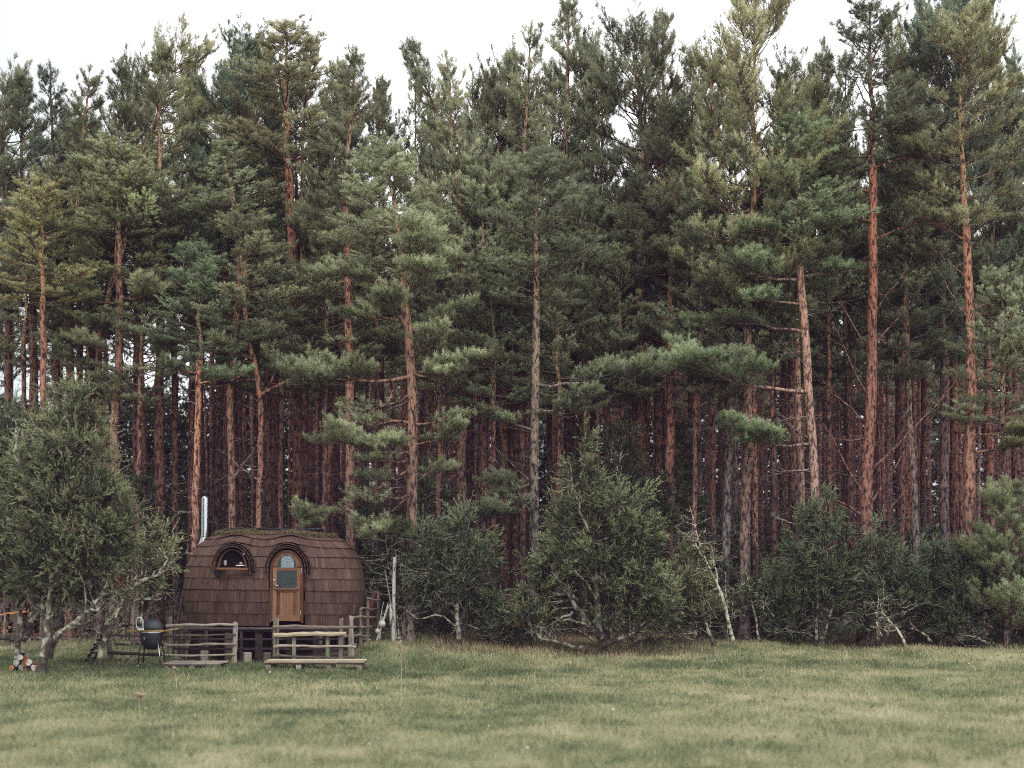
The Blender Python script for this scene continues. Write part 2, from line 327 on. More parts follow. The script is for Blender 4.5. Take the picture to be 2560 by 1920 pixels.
def make_crown(seed, style, HC=8.0):
    rng = np.random.default_rng(seed); T = Tree(); z = 0.0
    K = 12; zz = np.linspace(0, HC, K); lead = np.zeros((K, 3)); lead[:, 2] = zz
    lead[:, :2] += np.cumsum(rng.normal(0, .05, (K, 2)), 0) * .8; lead -= np.array([lead[0, 0], lead[0, 1], 0])
    T.wood(lead[None], (.105 * (1 - zz / HC) ** .8 + .012)[None], 7, .62 + .38 * np.minimum(1, zz / 3))
    def at(z): return np.array([np.interp(z, zz, lead[:, 0]), np.interp(z, zz, lead[:, 1]), z])
    while z < HC - .25:
        t = z / HC
        if style == 'cone': Lm = 1.85 * (1 - t) ** .85 * min(1, .55 + t * 2.5) + .18
        elif style == 'round': Lm = 2.35 * math.sqrt(max(0, 1 - t ** 2.2)) * min(1, .6 + t * 2) + .15
        else: Lm = 2.3 * (1 - t) ** .55 * min(1, .75 + t) + .2
        for k in range(int(rng.integers(3, 6)) if t < .8 else 5):
            L = max(.22, Lm * rng.uniform(.55, 1.2)); el = R(rng.uniform(-8, 18) + 46 * t ** 1.6)
            cv = rng.uniform(.02, .25) + .15 * t
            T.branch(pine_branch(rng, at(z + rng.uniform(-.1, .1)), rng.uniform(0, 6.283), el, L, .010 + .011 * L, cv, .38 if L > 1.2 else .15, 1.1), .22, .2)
        z += rng.uniform(.40, .66) * (1 if t < .7 else .75)
    # leader tuft
    for k in range(5):
        p = at(HC - .05 * k); T.P.append(np.tile(p, (6, 1))); d = unit(np.array([0, 0, 1.4]) + rng.normal(0, .4, (6, 3))) * rng.uniform(.15, .3, (6, 1)); T.D.append(d); T.t.append(np.full(6, .75))
    for k in range(5):   # forked sub-tops
        if style != 'cone' and k < 2:
            a = rng.uniform(0, 6.28); T.branch(pine_branch(rng, at(HC * rng.uniform(.68, .85)), a, R(rng.uniform(55, 66)), rng.uniform(.9, 1.5), .03, .25, .15, 1.5), .5)
    return T, rng

def dead_branches(T, rng, pts, rad, n, lo=.12, hi=.98, Lr=(.4, 1.7), tint=-.15):
    """fine bare branches along a trunk polyline"""
    K = len(pts); tw = []; rr = []
    for k in range(n):
        s = rng.uniform(lo, hi) * (K - 1); i = min(int(s), K - 2); p = pts[i] + (pts[i + 1] - pts[i]) * (s - i)
        a = rng.uniform(0, 6.283); L = rng.uniform(*Lr); el = rng.uniform(-.3, .5)
        d = np.array([math.cos(a) * math.cos(el), math.sin(a) * math.cos(el), math.sin(el)])
        P = np.stack([p, p + d * L * .5 + rng.normal(0, .05, 3), p + d * L + np.array([0, 0, rng.uniform(-.15, .3) * L])]); tw.append(P); r0 = rng.uniform(.007, .016); rr.append([r0, r0 * .7, .004])
        for q in range(3):
            u = rng.uniform(.35, .95); b = p + d * L * u; d2 = unit(d + rng.normal(0, .7, 3)); l2 = L * rng.uniform(.2, .5)
            tw.append(np.stack([b, b + d2 * l2 * .5 + rng.normal(0, .03, 3), b + d2 * l2])); rr.append([.006, .0045, .003])
    T.wood(np.array(tw), np.array(rr), 3, np.repeat(rng.uniform(tint - .2, tint + .2, len(tw)), 3).reshape(len(tw), 3))

CROWN = []
NK = dict(n=18, ln=.092, w=.0085)
for i, st in enumerate(['cone', 'round', 'pad', 'cone', 'pad', 'round', 'cone', 'pad']):
    T, rng = make_crown(100 + i, st)
    CROWN.append((T, T.wood_mesh('branches'), T.leaf_mesh('crown', rng, **NK), T.leaf_mesh('crown', rng, n=8, ln=.10, w=.0185)))
for c_ in CROWN: c_[1].materials.append(M['bark']); c_[2].materials.append(M['needle']); c_[3].materials.append(M['needle'])

def trunk_tree(rng, pts, r0, r1, ndead, hi=.5):
    """pts (K,3) local trunk path. tint = bark height ramp"""
    T = Tree(); pts = np.asarray(pts, float)
    d = np.concatenate([[0], np.cumsum(np.linalg.norm(np.diff(pts, axis=0), axis=1))]); K = 16; u = np.linspace(0, d[-1], K)
    P = np.stack([np.interp(u, d, pts[:, k]) for k in range(3)], 1)
    for _ in range(2): P[1:-1] = (P[:-2] + 2 * P[1:-1] + P[2:]) / 4
    P[1:-1, :2] += rng.normal(0, .018, (K - 2, 2))
    s = u / d[-1]; rr = r0 + (r1 - r0) * s; rr[0] *= 1.35; rr[1] *= 1.05
    T.wood(P[None], rr[None], 9, s * .62 if hi is None else s * hi)
    if ndead:
        dead_branches(T, rng, P, rr, ndead)
        k = 26; i = rng.integers(1, K - 1, k); f = rng.random((k, 1)); b = P[i] * (1 - f) + P[np.minimum(i + 1, K - 1)] * f; a = rng.uniform(0, 6.28, k)
        dv = np.stack([np.cos(a), np.sin(a), rng.uniform(-.2, .6, k)], 1) * rng.uniform(.15, .42, (k, 1)); T.wood(np.stack([b, b + dv * .5, b + dv], 1), np.tile([.022, .016, .008], (k, 1)), 4, -.1)
    return T, P

def crown_xf(cb, top, sxy, spin):
    v = np.array(top) - np.array(cb); L = np.linalg.norm(v); return L / 8.0, sxy, spin, v / L

from mathutils import Vector, Quaternion, Matrix
def place_crown(parent, cb, top, var, sxy, spin, tone=(1, 1, 1), far=0):
    v = Vector(top) - Vector(cb); q = Vector((0, 0, 1)).rotation_difference(v.normalized()) @ Quaternion((0, 0, 1), spin)
    for nm, me, in (('branches', CROWN[var][1]), ('crown', CROWN[var][2 + far])):
        o = link(nm, me, None, parent, cb); o.rotation_mode = 'QUATERNION'; o.rotation_quaternion = q; o.scale = (sxy * .84, sxy * .84, v.length / 8.0)
        o.color = (*tone, 1)

def front_pine(label, d, path, top, var, sxy=1.0, r0=.2, tone=(1, 1, 1), ctone=(1, 1, 1), limbs=(), bare=(), ndead=22, group=None, seed=None):
    """path: surveyed (px,py) points from the root to the crown base; limbs: foliage branches (px0,py0,px1,py1,dy,pad length scale)"""
    rng = np.random.default_rng(seed or int(path[0][0] * 7 + path[-1][1]))
    x0 = wx(path[0][0], d); z0 = g(x0, d); O = np.array([x0, d, z0])
    pts = [np.array([0, 0, -.15])] + [np.array([wx(px, d) - x0, 0, wz(py, d) - z0]) for px, py in path[1:]]
    root = thing('pine_tree', label, 'tree', tuple(O), 0, group)
    cb = pts[-1]; tp = np.array([wx(top[0], d) - x0, 0, wz(top[1], d) - z0])
    r1 = .11 * sxy if r0 > .12 else r0 * .7
    r0 *= .80; T, P = trunk_tree(rng, pts, r0, max(min(r1, r0 * .8), r0 * .5), int(ndead * 1.4), .62)
    for (ax, ay, bx, by, dy, ds) in limbs:
        a = np.array([wx(ax, d) - x0, 0, wz(ay, d) - z0]); b = np.array([wx(bx, d) - x0, dy, wz(by, d) - z0]); v = b - a; Lh = math.hypot(v[0], v[1]); L = np.linalg.norm(v)
        T.branch(pine_branch(rng, a, math.atan2(v[1], v[0]), math.asin(np.clip(v[2] / L, -1, 1)) - .12, L, .02 + .015 * L, .14, .35, ds), .3, .1)
        if ds > 1.2:
            for k in range(int(3.6 * L)):
                u = rng.uniform(.35, .95); p = a + v * u; p = p + np.array([0, 0, .05])
                T.branch(pine_branch(rng, p, math.atan2(v[1], v[0]) + rng.uniform(-1.1, 1.1), rng.uniform(-.1, .35), L * rng.uniform(.27, .5), .014, .15, .2, ds), .3, .1)
    for (ax, ay, bx, by, dy) in bare:
        a = np.array([wx(ax, d) - x0, 0, wz(ay, d) - z0]); b = np.array([wx(bx, d) - x0, dy, wz(by, d) - z0]); v = b - a; L = np.linalg.norm(v)
        br = pine_branch(rng, a, math.atan2(v[1], v[0]), math.asin(np.clip(v[2] / L, -1, 1)) - .1, L, .03 + .008 * L, .12, .3, .35, True); T.branch(br, -.1, -.1)
    o = link('trunk', T.wood_mesh('trunk'), M['bark'], root); o.color = (*tone, 1)
    if T.P:
        o = link('foliage_pad', T.leaf_mesh('foliage_pad', rng, **NK), M['needle'], root); o.color = (*ctone, 1)
    place_crown(root, tuple(P[-1]), tuple(tp), var, sxy, rng.uniform(0, 6.28), ctone)
    return root

ORANGE = (1.2, 1.08, .98); RED = (1.0, .82, .82); GREY = (.95, 1.08, 1.15); PALE = (1.5, 1.4, 1.32); DARK = (.72, .60, .65)
# ------------------------------------------------------------------ the pines one can point to
FP = front_pine
G1 = (1.1, 1.10, 1.0); G2 = (.88, .90, .84); G3 = (1.2, 1.15, .98); BL = (1.0, 1.06, .97)
FP('orange-barked pine right of the cabin whose low green boughs reach over the roof', 40, [(1020,1600),(1031,1330),(1033,1100),(1030,920),(1018,800),(1008,700)], (985,375), 4, 1.05, .24, ORANGE, (1.2, 1.25, 1.12),
   limbs=[(1030,940,760,990,-.9,1.8),(1030,930,1180,925,-.7,1.8),(1030,1130,860,1120,-1.1,1.5),(1032,1110,1130,1090,-.8,1.7),(1032,1170,860,1270,-.6,.9),(860,1270,770,1310,-.5,1.6),(1032,1240,940,1260,-.9,.7),(940,1310,930,1345,-1.2,1.6),(1018,820,1150,770,.8,1.6),(1018,800,880,790,.8,1.6),(1030,1200,890,1210,1.2,1.2),(1010,700,1130,660,-.6,1.7),(1010,720,860,700,-.6,1.6),(1012,760,1060,700,-1.4,1.6),(1020,840,980,770,-1.5,1.6),(1006,680,1050,620,-1.6,1.6),(1026,900,1090,850,-1.2,1.5),(1032,1060,880,1080,-.9,1.0),(1030,980,850,1020,.9,.8),(1033,1060,1150,1045,-.8,1.0),(1032,1190,1120,1180,.7,1.5),(880,1262,800,1296,-.9,1.0),(1031,1150,920,1170,-1.2,.9),(1030,930,1120,960,-1.1,1.5),(1032,1110,960,1130,-1.3,1.4)],
   bare=[(1032,1230,940,1300,-.4),(1032,1210,1110,1150,.5),(1030,1330,1100,1290,.3),(1031,1000,930,1030,.6)], ndead=16)
FP('pine with red trunk and long bare dead limbs left and right below its crown', 43.5, [(2162,1590),(2165,1300),(2180,900),(2184,640),(2182,420)], (2165,20), 2, 1.12, .27, (1.2, .86, .76), G2,
   limbs=[(2184,560,2060,520,-.8,1.2),(2182,600,2290,560,-.7,1.2),(2182,480,2060,400,.8,1.3),(2182,420,2300,400,-.5,1.3)],
   bare=[(2165,1250,2040,1060,-.5),(2166,1290,2020,1240,-.3),(2170,1180,2340,985,-.6),(2166,1260,2270,1110,.3),(2180,1000,2080,820,-.4),(2182,900,2100,700,.4),(2183,860,2270,760,.2),(2182,780,2250,690,-.3),(2176,1100,2080,1090,.2),(2163,1330,2250,1215,-.5),(2170,1060,2060,930,.4)], ndead=34)
FP('pale-barked pine leaning left with broad green boughs reaching to the left', 42.5, [(2046,1580),(2040,1250),(2026,1020),(2010,800),(1998,640)], (1985,300), 2, 1.05, .19, PALE, (1.05, 1.2, 1.02),
   limbs=[(2024,980,1720,930,-.8,2.0),(2032,1110,1850,1110,-.9,2.0),(2012,830,1800,800,.6,1.6),(1998,700,1830,690,-1.0,1.8),(1998,690,2120,690,-.6,1.6),(2000,760,1880,770,-.8,1.5),(1998,600,1880,590,-.8,1.7)],
   bare=[(2030,1100,1960,1040,.4),(2035,1170,1900,1190,.3)], ndead=14)
FP('thin straight pale pine standing just left of the leaning pale pine', 43.4, [(2010,1580),(2004,1250),(1995,1000),(1990,820)], (1975,470), 6, .8, .14, PALE, G2, ndead=16)
FP('thick orange trunk at the right with a long dark crack near its foot', 43, [(2425,1590),(2424,1250),(2428,1000),(2424,760),(2415,560)], (2415,30), 5, 1.1, .25, (1.4, 1.1, .95), G3,
   limbs=[(2424,1090,2580,1080,-.9,1.9),(2424,960,2540,860,-.6,1.6),(2424,790,2520,760,.4,1.5),(2414,600,2300,560,-.8,1.6),(2424,1130,2540,1120,-.6,1.8)],
   bare=[(2424,800,2340,690,-.4),(2424,780,2520,720,.4),(2424,700,2330,610,.3)], ndead=20)
FP('tall pine whose straight pinkish trunk rises behind the right end of the cabin', 42, [(880,1590),(874,1250),(876,1000),(872,800),(868,620)], (893,120), 3, 1.0, .2, (1.3, 1.05, .98), G1, limbs=[(872,800,960,770,.5,1.2),(870,700,780,690,.6,1.3)], ndead=26)
FP('thin pine with an elbow in its trunk and one long bough to the right', 42, [(643,1600),(645,1330),(655,1000),(640,905),(618,850)], (620,560), 1, .85, .12, (1.25, 1.0, .9), G1, limbs=[(655,985,840,905,-.5,.5),(640,900,560,880,-.6,1.5),(645,950,540,950,.6,1.5)], bare=[(650,990,690,900,.2),(645,1200,560,1140,.3)], ndead=20)
FP('curving pale pine trunk rising behind the middle of the cabin roof', 42.5, [(570,1600),(583,1250),(575,1050),(572,900),(595,800),(606,700),(600,560)], (562,352), 0, 1.0, .15, (1.5, 1.25, 1.12), (1.15, 1.2, 1.1), limbs=[(575,870,690,850,-.5,1.4),(572,960,490,955,-.6,1.5),(600,720,700,690,.6,1.4)], bare=[(580,1200,660,1080,-.3)], ndead=22)
FP('short pale pine stem just left of the steel chimney with a low crown', 41.5, [(484,1560),(490,1180),(496,985),(500,900)], (505,620), 2, .85, .14, (1.75, 1.4, 1.2), (.95, 1.1, 1.0), limbs=[(496,930,430,930,-.5,1.6),(496,960,590,960,-.5,1.6)], ndead=8)
FP('thick dark red trunk between the big juniper and the steel chimney', 43.5, [(395,1560),(398,1250),(398,1000),(400,780),(402,640)], (405,108), 6, 1.05, .25, (.92, .68, .64), G1, ndead=22)
FP('slender reddish pine just left of the thick dark red trunk', 44, [(332,1560),(338,1200),(345,900),(348,700)], (305,150), 3, .95, .17, RED, G2, ndead=26)
FP('pine with crooked flaking trunk beside the top of the big juniper', 42.5, [(292,1560),(290,1200),(282,1080),(298,900),(300,720),(296,600)], (285,350), 7, 1.0, .19, (1.2, 1.0, .92), (1.1, 1.12, .98), limbs=[(298,760,210,740,-.5,1.5),(298,740,400,750,-.8,1.6),(298,880,220,870,-.6,1.6)], bare=[(290,1100,350,1060,-.2),(284,1180,340,1150,.2)], ndead=20)
FP('big pine with broad crown and bare red trunk in its middle, behind the cabin window', 45, [(742,1590),(745,1200),(738,900),(730,640),(722,420)], (692,68), 4, 1.25, .26, (1.15, .82, .74), (.98, .92, .8), limbs=[(728,420,600,280,-.8,1.2),(722,400,830,330,.5,1.3)], bare=[(728,480,650,460,-.4),(730,520,790,500,.3)], ndead=20)
FP('red-brown trunk next to the broad-crowned pine behind the cabin', 46, [(765,1590),(762,1200),(758,900),(756,720)], (782,105), 0, 1.0, .22, RED, G1, ndead=22)
FP('dark trunk with a fresh sawn look leaning right above the cabin door', 44, [(800,1590),(812,1300),(828,1080),(838,980)], (848,610), 5, .8, .13, (1.1, .85, .75), G2, ndead=20)
FP('straight pine with scaly grey-orange trunk right of the orange-barked pine', 44, [(1158,1600),(1155,1250),(1156,1000),(1158,820)], (1110,140), 3, 1.1, .25, (1.05, .95, .92), G1, limbs=[(1156,900,1240,880,-.6,1.6),(1157,850,1080,830,-.6,1.6)], ndead=26)
FP('orange pine trunk right of the middle with a lone low bough', 45, [(1262,1600),(1260,1250),(1258,1000),(1256,800)], (1022,118), 0, 1.15, .2, (1.3, .95, .82), G2, limbs=[(1258,1000,1360,985,-.7,1.5),(1258,900,1180,880,-.6,1.5)], ndead=26)
FP('slim red pine stem right of the orange trunk in the middle', 46, [(1288,1600),(1288,1250),(1292,900),(1290,780)], (1322,65), 6, 1.15, .16, RED, G1, ndead=24)
FP('grey lichen-covered trunk with a bough drooping toward the tall juniper', 42, [(1330,1600),(1334,1350),(1338,1150),(1340,900),(1342,760)], (1340,390), 4, 1.05, .21, (1.0, 1.15, 1.12), BL, limbs=[(1334,1200,1230,1230,-.7,1.5),(1336,1030,1440,1010,-.9,1.7),(1338,960,1560,960,-.8,1.9),(1338,1080,1240,1060,-.6,1.6),(1336,1250,1220,1310,-.9,1.6)], bare=[(1334,1290,1240,1160,-.3),(1335,1210,1260,1140,-.3)], ndead=20)
FP('thin pine behind the grey lichen-covered trunk', 44.5, [(1308,1600),(1306,1300),(1304,1000),(1302,860)], (1300,420), 2, .9, .14, RED, G2, ndead=24)
FP('dark pine over the middle of the wood with a narrow pointed top', 47, [(1425,1600),(1420,1250),(1425,900),(1425,700)], (1425,14), 0, 1.2, .22, DARK, G1, ndead=26)
FP('pine with pinkish stem behind the top of the tall juniper', 46, [(1518,1600),(1518,1250),(1516,1000)], (1490,560), 7, .95, .17, (1.2, .9, .88), BL, ndead=30)
FP('twin dark red pine with thick trunk right of the tall juniper', 45.5, [(1604,1600),(1603,1250),(1600,900),(1598,700)], (1585,95), 5, 1.15, .26, (.95, .66, .62), G2, bare=[(1600,700,1660,590,-.4),(1600,900,1560,820,.3)], ndead=34)
FP('narrow dark red pine touching the thick twin on its right', 46, [(1622,1600),(1618,1250),(1616,900)], (1600,520), 6, .8, .14, (.9, .66, .62), G2, ndead=24)
FP('red pine with smooth straight trunk right of the twin dark red pine', 46.5, [(1648,1600),(1646,1200),(1644,820)], (1655,45), 0, 1.1, .17, RED, G3, ndead=22)
FP('pinkish pine with clear trunk left of the broad green boughs', 44.5, [(1676,1600),(1674,1250),(1676,900),(1676,720)], (1680,300), 1, 1.0, .23, (1.2, .9, .85), G2, limbs=[(1676,860,1600,840,-.6,1.4),(1676,720,1760,690,-.5,1.6)], bare=[(1676,460,1610,380,-.3)], ndead=22)
FP('grey scaly trunk rising left of the shrub under the pale leaning pine', 43.5, [(1808,1600),(1818,1250),(1830,950),(1834,760)], (1770,130), 3, 1.1, .19, GREY, G1, ndead=28)
FP('thick grey-brown trunk just right of the grey scaly trunk', 43.2, [(1860,1600),(1864,1300),(1870,1000),(1868,800)], (1880,-30), 1, 1.25, .23, (1.05, .98, .98), G3, limbs=[(1870,700,1980,640,-.6,1.4),(1868,760,1760,740,-.7,1.4)], bare=[(1870,560,1800,500,-.3),(1870,620,1790,640,.2)], ndead=24)
FP('pink-barked slim pine pressed against the thick grey-brown trunk', 43.8, [(1890,1600),(1886,1250),(1884,950)], (1890,620), 2, .85, .16, (1.45, 1.15, 1.05), BL, ndead=18)
FP('red pine between the leaning pale pine and the red one with dead limbs', 47, [(2082,1600),(2078,1250),(2074,950)], (2068,105), 3, 1.05, .2, RED, G1, ndead=30)
FP('dark pine trunk just left of the one with long dead limbs', 46, [(2128,1600),(2124,1250),(2122,950)], (2120,480), 7, .9, .2, DARK, G2, ndead=34)
FP('orange-red pine right of the one with long dead limbs', 46, [(2272,1600),(2266,1250),(2268,900)], (2222,55), 6, 1.1, .24, (1.15, .8, .7), G1, ndead=36)
FP('slim grey trunk leaning left against the orange-red pine', 44.5, [(2300,1560),(2284,1200),(2270,950)], (2262,560), 0, .8, .15, GREY, G2, ndead=22)
FP('dark grey trunk at the right with a wide dark bushy top', 45.5, [(2362,1600),(2362,1200),(2362,900)], (2352,22), 5, 1.2, .23, (.75, .78, .88), (.7, .8, .82), ndead=34)
FP('red trunk close to the right of the dark grey trunk', 47, [(2385,1600),(2384,1200),(2384,900)], (2400,-20), 1, 1.2, .2, (.85, .62, .6), G2, ndead=30)
FP('dark red pine near the right edge behind the orange trunk', 47, [(2470,1600),(2474,1200),(2470,900)], (2480,150), 0, 1.05, .23, (.95, .7, .66), G2, ndead=28)
FP('dark pine at the right edge with a small spiky top', 48, [(2540,1600),(2540,1200),(2538,900)], (2537,128), 6, 1.05, .22, DARK, (.6, .72, .75), ndead=24)
FP('pine at the left edge with dark trunk against the bright sky gap', 46, [(15,1590),(18,1200),(20,900),(18,760)], (14,215), 1, 1.05, .2, DARK, G2, ndead=22)
FP('thick reddish trunk left of the big juniper top', 45.5, [(84,1590),(85,1200),(84,900),(82,760)], (62,198), 0, 1.05, .27, (.95, .78, .74), G2, limbs=[(84,800,20,780,-.6,1.5)], ndead=24)
FP('thick dark brown trunk behind the tip of the big juniper', 46, [(142,1590),(142,1200),(142,900),(142,740)], (130,168), 6, 1.05, .29, (.85, .66, .64), (.65, .72, .76), ndead=26)
FP('orange-red trunk right above the tip of the big juniper', 44.5, [(176,1590),(178,1200),(174,900),(170,700)], (232,175), 3, 1.05, .22, (1.3, .9, .75), G1, limbs=[(172,760,120,740,-.5,1.4)], ndead=22)
FP('narrow dark red trunk leaning by the orange-red one', 46, [(198,1590),(198,1200),(200,860)], (180,420), 4, .9, .18, RED, G2, ndead=24)
FP('straight dark red trunk in the sky gap left of the crooked pine', 46.5, [(232,1590),(233,1200),(232,850),(230,700)], (470,130), 1, 1.0, .19, (.9, .66, .62), G3, ndead=26)
FP('narrow pine with twin bushy top above the cabin chimney', 46, [(530,1590),(545,1200),(552,900),(556,650)], (612,125), 1, 1.0, .18, DARK, (.72, .85, .84), ndead=26)
FP('tall slim pine with a candle-like top above the steel chimney', 46.5, [(680,1590),(672,1200),(668,900),(664,640)], (655,118), 3, .9, .18, RED, G3, ndead=26)
FP('dark pine peeping between two pointed tops above the cabin door', 48, [(850,1590),(840,1200),(842,800)], (850,155), 6, .95, .18, DARK, G2, ndead=24)
FP('bushy pine filling the wood above the middle pines', 44, [(1215,1600),(1210,1250),(1205,950)], (1200,420), 7, 1.15, .2, DARK, BL, ndead=28)
FP('green bushy pine left of the red trunk with dead limbs', 44, [(1995,1600),(1985,1200),(1975,800)], (1990,170), 4, 1.0, .2, DARK, G1, ndead=20)
FP('bushy pine with wide pads low over the middle of the wood', 45, [(1460,1600),(1465,1250),(1462,980)], (1450,480), 4, 1.1, .18, RED, BL, limbs=[(1462,960,1370,950,-.6,1.6),(1462,1000,1560,1010,-.6,1.6)], ndead=28)
FP('young pine with yellowish crown low on the left', 41.5, [(110,1590),(112,1200),(108,900),(106,760)], (110,455), 2, .9, .14, (1.2, .95, .85), (1.25, 1.15, .9), ndead=16)
FP('light green pine left of the cabin with a soft rounded crown', 43, [(250,1590),(245,1250),(246,900),(250,820)], (330,440), 5, 1.05, .16, RED, (1.15, 1.2, 1.0), ndead=20)
FP('pine with thick foliage between cabin chimney and thick dark red trunk', 44.5, [(440,1590),(438,1200),(436,900),(434,760)], (425,500), 7, 1.0, .15, RED, G2, ndead=24)

MID = [(60,44,(60,900),(62,560),2,.85,'low bushy crown between the two thick trunks left of the big juniper top'),(212,43.5,(212,1000),(205,640),7,.8,'young pine with green pads hanging left of the crooked pine'),
 (345,42.5,(350,1010),(352,690),4,.75,'young pine with level pads just above the lichen-white juniper'),(700,43,(705,980),(700,640),7,.85,'young pine with dense pads between elbow-trunked pine and pinkish trunk'),
 (812,43,(815,960),(810,560),4,.9,'young pine filling the gap above the right half of the cabin'),(940,44,(945,930),(942,540),2,.85,'dense young crown directly left of the orange-barked pine'),
 (1095,43.5,(1098,980),(1090,620),4,.85,'young pine with low pads right beside the orange-barked pine'),(1235,43,(1232,1010),(1225,640),7,.85,'young pine between scaly grey-orange trunk and orange trunk'),
 (1392,43,(1398,1040),(1395,660),2,.9,'young pine with wide low crown right of the grey lichen-covered trunk'),(1560,44.5,(1555,1000),(1550,640),4,.85,'young pine left of the twin dark red trunk'),
 (1735,43.5,(1740,960),(1745,500),7,.95,'broad young pine in the gap left of the pale-barked leaning pine'),(1785,44,(1780,1010),(1775,640),2,.85,'young pine with low pads left of the grey scaly trunk'),
 (1935,44,(1930,900),(1930,480),4,.9,'young pine behind the boughs of the pale-barked leaning pine'),(2075,45,(2070,760),(2080,330),7,.95,'dense crown left of the dead-limbed red pine, above the dark trunks'),
 (2255,45,(2260,740),(2255,300),4,.95,'dense crown right of the dead-limbed red pine, above the dark trunks'),(2510,43,(2508,1060),(2505,680),7,.9,'young pine with low pads at the right edge of the wood'),(480,44,(478,880),(470,540),5,.8,'small bushy crown straight above the steel chimney')]
for px, d, cbp, tp, var, s_, lab in MID:
    FP(lab, d, [(px,1590),(px,1300),cbp], tp, var, s_, .11, RED if px % 2 else DARK, G1 if var in (4, 2) else BL, ndead=16)
# ------------------------------------------------------------------ the stand behind: full trees, copied one by one
ENV = np.array([(0,240),(62,220),(130,200),(230,190),(405,150),(612,150),(693,110),(850,170),(1022,140),(1110,160),(1322,100),(1425,60),(1660,70),(1880,20),(2000,170),(2165,50),(2400,20),(2537,150),(2700,150)], float)
BACK = []
for i in range(8):
    rng = np.random.default_rng(500 + i); H = 18.0; ch = rng.uniform(7.2, 8.6); cb = H - ch; lean = rng.normal(0, .2, 2)
    pts = np.array([[0, 0, -.2], [lean[0] * .3, lean[1] * .3, cb * .3], [lean[0] * .7, lean[1] * .7, cb * .7], [lean[0], lean[1], cb]])
    T, P = trunk_tree(rng, pts, rng.uniform(.125, .18), .10, 40, .5)
    root = thing('pine_tree', 'slender pine', 'tree'); root.location = (0, 0, -100)
    link('trunk', T.wood_mesh('trunk'), M['bark'], root); place_crown(root, tuple(P[-1]), (lean[0], lean[1], H), i, 1.0, 0, far=1)
    BACK.append(root)
rng = np.random.default_rng(42); occ = [(wx(p, d), d) for p, d in ((1020, 40), (2162, 43.5))]; used = [False] * 8; nb = 0
ZL = [('slender dark trunk in the shaded rows at the left, seen against the pale sky gap', 'pines in the left part of the stand'),
      ('straight dusky pine in the shaded rows behind the cabin', 'pines behind the cabin'),
      ('straight purplish-brown trunk in the crowded rows behind the middle of the wood', 'pines in the middle of the stand'),
      ('thin reddish trunk in the dense dark rows at the right', 'pines in the right part of the stand')]
tries = 0
while nb < 200 and tries < 20000:
    tries += 1; d = 46.5 + 37 * rng.random() ** 1.25 if rng.random() < .82 else rng.uniform(84, 96); px = rng.uniform(-260, 2820); x = wx(px, d)
    if px < 520 and d > 62: continue
    if px < 820 and d > 74: continue
    if any((x - a) ** 2 + (d - b) ** 2 < 1.35 ** 2 for a, b in occ): continue
    occ.append((x, d)); zg = g(x, d)
    H = rng.uniform(15.5, 19.5); lim = np.interp(px, ENV[:, 0], ENV[:, 1]) + rng.uniform(40, 230)
    H = min(H, CH - zg + (HZ - lim) / F * d)
    v = int(rng.integers(0, 8)); o = BACK[v] if not used[v] else copy_tree(BACK[v]); used[v] = True
    s = H / 18.0; w = rng.uniform(.8, 1.1); o.location = (x, d, zg); o.rotation_euler = (rng.normal(0, .008), rng.normal(0, .008), rng.uniform(0, 6.28)); o.scale = (w * .8, w * .8, s)
    zl = ZL[0 if px < 480 else 1 if px < 950 else 2 if px < 1650 else 3]; o['label'] = zl[0]; o['group'] = zl[1]
    tn = [(1.1, .80, .84), (.9, .68, .76), (1.15, .86, .84), (.9, .82, .92), (1.05, .72, .74)][int(rng.integers(0, 5))]; k = rng.uniform(1.05, 1.7)  # purple tint and gain lift the shadow tone of the back trunks
    for ch in o.children: ch.color = (*[q * k for q in tn], 1) if ch.name.startswith('trunk') else (*[q * rng.uniform(.85, 1.05) for q in (1.12, 1.12, 1.08)], 1)  # back crowns get a lighter colour against the dim light there too
    nb += 1
for k, (px, py, d) in enumerate([(340,205,48),(512,215,48.5),(572,190,47.5),(742,178,49),(832,222,48),(952,205,47.5),(1070,188,48.5),(1182,205,48),(1245,222,47.5),(1378,178,48.5),(1532,150,48),(1732,150,48),(1832,185,47.5),(1952,200,48),(2030,160,49),(2248,150,48.5),(2308,120,48),(2508,205,48),(1205,190,48.5),(1270,150,48),(1475,115,48),(1622,118,48.5),(2005,150,47.5),(2112,135,48.5),(640,160,48)]):
    x = wx(px, d); zg = g(x, d); s = (CH - zg + (HZ - py) / F * d) / 18.0; o = copy_tree(BACK[(k * 3 + 1) % 8]); o.location = (x, d, zg); o.scale = (.82, .82, s); o.rotation_euler = (0, 0, k * 2.1)
    o['label'] = 'pine whose small pointed top fills a dip in the treeline behind the front trees'; o['group'] = 'pines topping out in the dips of the treeline'
    for ch in o.children: ch.color = (1, .82, .8, 1) if ch.name.startswith('trunk') else (1.0, 1.0, .93, 1)
